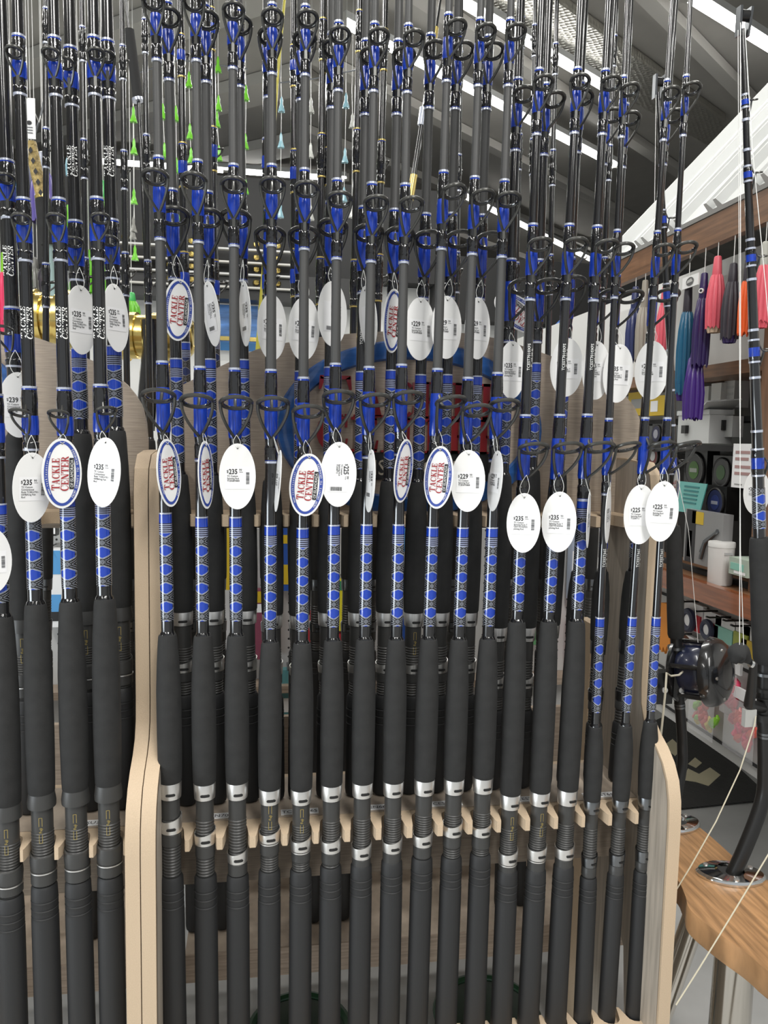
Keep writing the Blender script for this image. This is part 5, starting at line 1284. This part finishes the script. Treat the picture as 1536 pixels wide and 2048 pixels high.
part('bar', MB().tube([at(262, 150, 3.6), at(360, 120, 3.6), at(495, 138, 3.6)], .003, 6), M['gunmetal'], sb, True)
# leaning rods
def lean(pts, rs, m_, Y, label, extra=()):
    P = [at(*p, Y) for p in pts]; t = thing('fishing_rod', label, 'fishing rod', None, 'rods leaning behind the racks', tuple(P[-1]))
    part('blank', MB().tube(P, rs, 12), m_, t, True)
    for (a, b, r_, mm, nm) in extra:
        part(nm, MB().tube([at(*a, Y), at(*b, Y)], r_, 14), mm, t, True)
    return t
lean([(250, -20), (262, 105), (277, 200), (284, 340), (300, 700)], [.003, .003, .004, .005, .006], M['gloss'], 2.0, 'thin black rod leaning left at upper left with a thick dark tip section', (((258, 60), (276, 198), .012, M['blackmatte'], 'tip_sleeve'), ((275, 197), (276.5, 203), .014, M['trim'], 'trim_ring')))
lean([(884, -20), (872, 60), (851, 200), (826, 360), (812, 460), (790, 660)], [.003, .004, .006, .008, .009, .012], M['gloss'], 2.3, 'black rod leaning right behind the middle of the rack', (((872, 55), (868, 85), .008, M['gold'], 'gold_band'), ((828, 350), (820, 400), .011, M['gold'], 'gold_band'), ((846, 215), (841, 250), .009, M['trim'], 'silver_band')))
lean([(571, -20), (555, 150), (545, 300), (533, 480), (518, 700)], [.004, .005, .006, .008, .011], colour((.45, .4, .05), .3, .5), 2.4, 'yellow fishing rod leaning behind the fourth front-row rod')
lean([(300, 640), (304, 700), (290, 860)], [.020, .021, .022], M['gloss'], 1.78, 'thick black reel rod standing behind the left rack, under the gold reels')
# gaff with a braided gold handle
t = thing('gaff', 'gaff with gold braided handle and black grip at upper left', 'gaff', None, None, tuple(at(98, 540, 2.0)))
part('braid', MB().tube([at(*p, 2.0) for p in ((60, 285), (68, 320), (78, 365), (84, 392))], .014, 18), mat('gold_braid', (.38, .28, .10), .5, bump=(ONE, 160, 1.0, .004), vary=(ONE, .6, 90)), t, True)
for i in range(5):
    f = i / 4; p = (61 + 20 * f, 300 + 85 * f); q = at(*p, 1.984); part('braid_mark', MB().add([(q.x - .005, q.y, q.z), (q.x, q.y, q.z - .008), (q.x + .005, q.y, q.z), (q.x, q.y, q.z + .008)], [(0, 1, 2, 3)]), M['ink'], t, True)
part('grip', MB().tube([at(*p, 2.0) for p in ((84, 394), (86, 400), (92, 450), (97, 490))], [.012, .018, .019, .017], 18), M['eva'], t, True)
part('collar', MB().tube([at(83, 391, 2.0), at(84.5, 397, 2.0)], .016, 18), M['gold'], t, True)
part('shaft', MB().tube([at(97, 488, 2.0), at(105, 560, 2.0), at(120, 660, 2.0), Vector((at(185, 1080, 2.0).x, 2.0, 0.0))], .011, 14), colour((.3, .42, .42), .25, .4), t, True)
part('hook_wire', MB().tube([at(66, 285, 2.0), at(72, 262, 2.0), at(82, 230, 2.0), at(92, 186, 2.0)], .003, 8), M['gunmetal'], t, True)
t = thing('product_card', 'white rectangular card hanging over the braided gaff', 'card', None, None, tuple(at(60, 236, 1.95)))
a_ = at(50, 277, 1.95); b_ = at(70, 197, 1.95); part('card', MB().box(a_.x, 1.949, a_.z, b_.x, 1.951, b_.z), M['paper'], t, True)
part('string', MB().tube([((a_.x + b_.x) / 2, 1.951, b_.z - .004), at(78, 245, 1.98), at(82, 230, 2.0)], .001, 6), M['nylon'], t, True)
part('picture', MB().add([(a_.x + .01 + .006 * math.cos(q * PI / 4), 1.948, (a_.z + b_.z) / 2 - .01 + .005 * math.sin(q * PI / 4)) for q in range(8)], [tuple(range(8))]), M['ink'], t, True)
for i in range(3): part('text_line', MB().box(a_.x + .006, 1.9475, a_.z + .012 + i * .006, b_.x - .006, 1.9485, a_.z + .0135 + i * .006), M['grey_ink'], t, True)
# colourful lures on the left
emer = colour((.05, .45, .1), .3, .3); lilac = colour((.4, .42, .5), .3, .3); indigo = colour((.13, .1, .35), .3, .3)
LL = [(8, 505, 640, 18, 'red', grn, hot), (3, 560, 668, 16, 'lime and pink', lime, hot), (64, 555, 648, 16, 'pink', hot, hot), (36, 395, 475, 36, 'lime', lime, lime), (86, 305, 445, 46, 'pale violet', lilac, indigo),
      (68, 515, 592, 34, 'clear smoky', grey_s, grey_s), (92, 515, 590, 34, 'black', dark, dark), (103, 375, 465, 26, 'chartreuse', lime, yl2), (138, 410, 475, 20, 'light green', lime, lime), (206, 362, 478, 34, 'bright green', emer, lime),
      (178, 500, 585, 24, 'green', lime, lime), (112, 450, 565, 34, 'navy', navy, indigo), (4, 250, 325, 22, 'sky blue', sky, sky), (141, 295, 352, 18, 'turquoise', sky, sky), (76, 560, 625, 18, 'green-tailed', lime, lime), (211, 515, 605, 22, 'mint', lime, lime),
      (263, 585, 645, 32, 'emerald', emer, lime), (18, 330, 400, 26, 'teal', teal, teal), (50, 300, 380, 22, 'silver-grey', grey_s, lilac), (160, 395, 470, 20, 'silver', lilac, grey_s), (125, 520, 610, 20, 'lime-tipped', grn, lime), (30, 480, 560, 20, 'white', glass, glass), (152, 520, 600, 22, 'smoke and green', grey_s, lime), (60, 640, 700, 16, 'coral', coral, coral)]
for px, y0_, y1_, w, nm, hc, sc_ in LL:
    P = at(px, (y0_ + y1_) / 2, 2.6); skirt_lure(P, at(px, y0_, 2.6).z, at(px, y1_, 2.6).z, w / ppm(P), hc, sc_, '%s skirted lure on the left wall display, %s' % (nm, 'near the left edge' if px < 50 else 'behind the left rack rods' if px < 180 else 'left of the main rack'), None, 'colourful lures behind the left rack', 2.62 - at(px, y0_, 2.6).z)
rk = thing('lure_rail', 'thin steel rail under the ceiling carrying the colourful left-hand lures', 'rail', None, None, (-1.2, 2.6, 2.62))
part('rail', MB().tube([(-2.0, 2.6, 2.62), (-.55, 2.6, 2.62)], .006, 8), M['gunmetal'], rk, True)
for xx in (-1.95, -.6): part('hanger', MB().tube([(xx, 2.6, 2.62), (xx, 2.6, 3.24)], .004, 8), M['gunmetal'], rk, True)
# dark display case with gilded rails, below the soffit
ds = thing('display_case', 'black wall case with white and gilt rails behind the rods', 'display case', None, None, tuple(at(480, 600, 4.6)))
a_ = at(222, 592, 4.85); b_ = at(720, 470, 4.85)
part('case_back', MB().box(a_.x, 4.76, a_.z, b_.x, 4.948, 2.259), M['black'], ds, True)
for i, py in enumerate((498, 524, 548, 574)):
    z_ = at(480, py, 4.72).z
    part('rail', MB().box(a_.x + .02, 4.72, z_ - .005, b_.x - .35, 4.758, z_ + .005), M['slat'] if i % 2 == 0 else M['beam'], ds, True)
    for j in range(8):
        x = a_.x + .1 + j * (b_.x - a_.x - .6) / 7; part('gilt_knob', MB().lathe([(-.016, .008), (-.008, .02), (.008, .02), (.016, .008)], 8), M['goldmetal'], ds, True).location = (x, 4.74, z_ + .035)
# blue picture low on the white partition
t = thing('framed_print', 'blue and white seascape print in a gilt frame behind the third rod', 'picture', None, None, tuple(at(475, 650, 4.4)))
a_ = at(428, 700, 4.92); b_ = at(522, 606, 4.92)
part('backing', MB().box(a_.x, 4.93, a_.z, b_.x, 4.949, b_.z), M['label'], t, True)
part('print', MB().box(a_.x + .02, 4.925, a_.z + .04, b_.x - .02, 4.93, b_.z - .02), mat('blue_sea_print', (.1, .25, .62), .3, vary=((1, 1, 6), .7, 3)), t, True)
part('gilt_strip', MB().box(a_.x, 4.915, a_.z + .06, b_.x, 4.929, a_.z + .085), M['goldmetal'], t, True)
part('blue_strip', MB().box(a_.x, 4.915, a_.z, b_.x, 4.929, a_.z + .05), colour((.02, .14, .35), .3), t, True)
single('blue_pole', MB().tube([at(1090, 675, 4.3), at(1125, 640, 4.3)], .012, 10), colour((.03, .12, .4), .3), 'short blue pole slanting against the white partition right of the last rear rods', 'pole')
# big gold reels
reel(at(110, 640, 1.85), Vector((1, -.1, 0)), .066, .07, 'gold trolling reel with silver gear rim behind the left rack', M['goldmetal'], M['goldmetal'], False, gear=M['chrome'], name='gold_reel')
reel(at(297, 672, 1.85), Vector((1, -.12, .0)), .058, .09, 'gold trolling reel between the two racks', M['goldmetal'], M['goldmetal'], False, name='gold_reel')
reel(at(322, 752, 1.95), Vector((.9, -.4, .0)), .042, .05, 'small gold and silver reel low between the two racks', M['goldmetal'], M['silver'], False, name='gold_reel')
# perforated board with packs, seen between the grips
pg = thing('perforated_board', 'white perforated display board standing behind the racks', 'display board', None, None, (0, 2.1, 0))
part('board', MB().box(-1.3, 2.10, .38, 1.0, 2.12, 1.055), M['peg'], pg, True)
part('board_foot', MB().box(-1.3, 2.09, 0, 1.0, 2.13, .379), M['wallwhite'], pg, True)
part('board_ledge', MB().box(-1.3, 2.03, .62, 1.0, 2.099, .64), M['lam_dark'], pg, True)
def hpack(px0, py0, px1, py1, m_, bands, label, Y=2.05, dep=.03):
    a_ = at(px0, py1, Y); b_ = at(px1, py0, Y)
    t = thing('hook_pack', label, 'pack', None, 'packs on the perforated board', ((a_.x + b_.x) / 2, Y, a_.z))
    part('pack_card', MB().box(a_.x, Y, a_.z, b_.x, Y + dep, b_.z), m_, t, True)
    for v0, v1, c in bands:
        part('printed_panel', MB().box(a_.x + .002, Y - .0012, a_.z + (b_.z - a_.z) * v0, b_.x - .002, Y - .0002, a_.z + (b_.z - a_.z) * v1), c, t, True)
    part('hook', MB().tube([((a_.x + b_.x) / 2, Y - .02, b_.z + .006), ((a_.x + b_.x) / 2, 2.1, b_.z + .006)], .002, 6), M['gunmetal'], t, True)
skyb = colour((.1, .35, .7), .3)
hpack(84, 1098, 122, 1255, M['label'], ((.68, .98, skyb), (.2, .42, skyb), (.08, .2, M['ink'])), 'white and sky blue pack left of the third rod of the left rack')
hpack(80, 1052, 112, 1072, M['black'], ((.2, .8, M['label']),), 'small black tag holder near the top of the perforated board', 2.04)
hpack(478, 1180, 530, 1320, colour((.25, .06, .1)), ((.82, .98, yel), (.68, .8, M['label'])), 'maroon pack with a yellow top between the third and fourth rods')
hpack(556, 1050, 584, 1182, bluep, ((.1, .4, yel), (.72, .85, yel)), 'navy and yellow pack between the fourth and fifth rods')
hpack(614, 1055, 644, 1100, redp, (), 'small red pack behind the fifth rod, upper one')
hpack(612, 1225, 642, 1310, redp, ((.0, .3, M['ink']),), 'red pack behind the fifth rod, lower one')
hpack(668, 1160, 700, 1262, colour((.75, .65, .03)), ((.8, .98, colour((.05, .25, .12))), ), 'bright yellow pack between the sixth and seventh rods')
hpack(666, 1268, 700, 1330, redp, (), 'red pack under the bright yellow one')
hpack(796, 1052, 812, 1180, skyb, ((.3, .6, M['label']),), 'pale blue pack between the eighth and ninth rods')
hpack(452, 1050, 470, 1180, yel, (), 'thin yellow pack behind the third rod')
hpack(800, 1240, 815, 1300, bluep, (), 'blue pack behind the ninth rod')
hpack(560, 1340, 590, 1480, colour((.1, .28, .3)), ((.4, .6, M['label']),), 'teal pack low between the fourth and fifth rods')
hpack(1140, 1060, 1180, 1200, colour((.35, .4, .5)), ((.3, .7, M['label']),), 'pale blue pack behind the fourteenth rod')
hpack(1140, 1240, 1175, 1330, pink, ((.5, .9, yel),), 'pink and yellow pack behind the fourteenth rod, low down')
hpack(1056, 1200, 1085, 1290, colour((.1, .3, .12)), ((.6, .9, redp),), 'green and red pack behind the thirteenth rod')
hpack(1090, 1215, 1112, 1300, redp, ((.4, .7, M['label']),), 'red and white pack behind the fourteenth rod')
# green tubs on the floor under the racks
for px, py, lb in ((596, 1992, 'dark green round tub on the floor under the left half of the main rack'), (958, 2004, 'dark green round tub on the floor under the right half of the main rack')):
    Pz = at(px, py, 1.62); r = 98 / ppm(Pz); zt_ = max(.03, Pz.z - .04)
    t = thing('round_tub', lb, 'tub', None, 'green tubs under the rack', (Pz.x, Pz.y - .06, 0))
    gr = colour((.012, .06, .025), .35, .2)
    part('tub_body', MB().lathe([(0, r * .85), (zt_, r * .97)], 36), gr, t)
    part('rim', MB().torus((0, 0, zt_), (1, 0, 0), (0, 1, 0), r * .97, .011, 36, 8), gr, t)
    part('lid', MB().lathe([(zt_ - .002, r * .9), (zt_ + .004, r * .9), (zt_ + .006, r * .6), (zt_ + .006, r * .2)], 36), colour((.008, .03, .015), .25, .3), t)
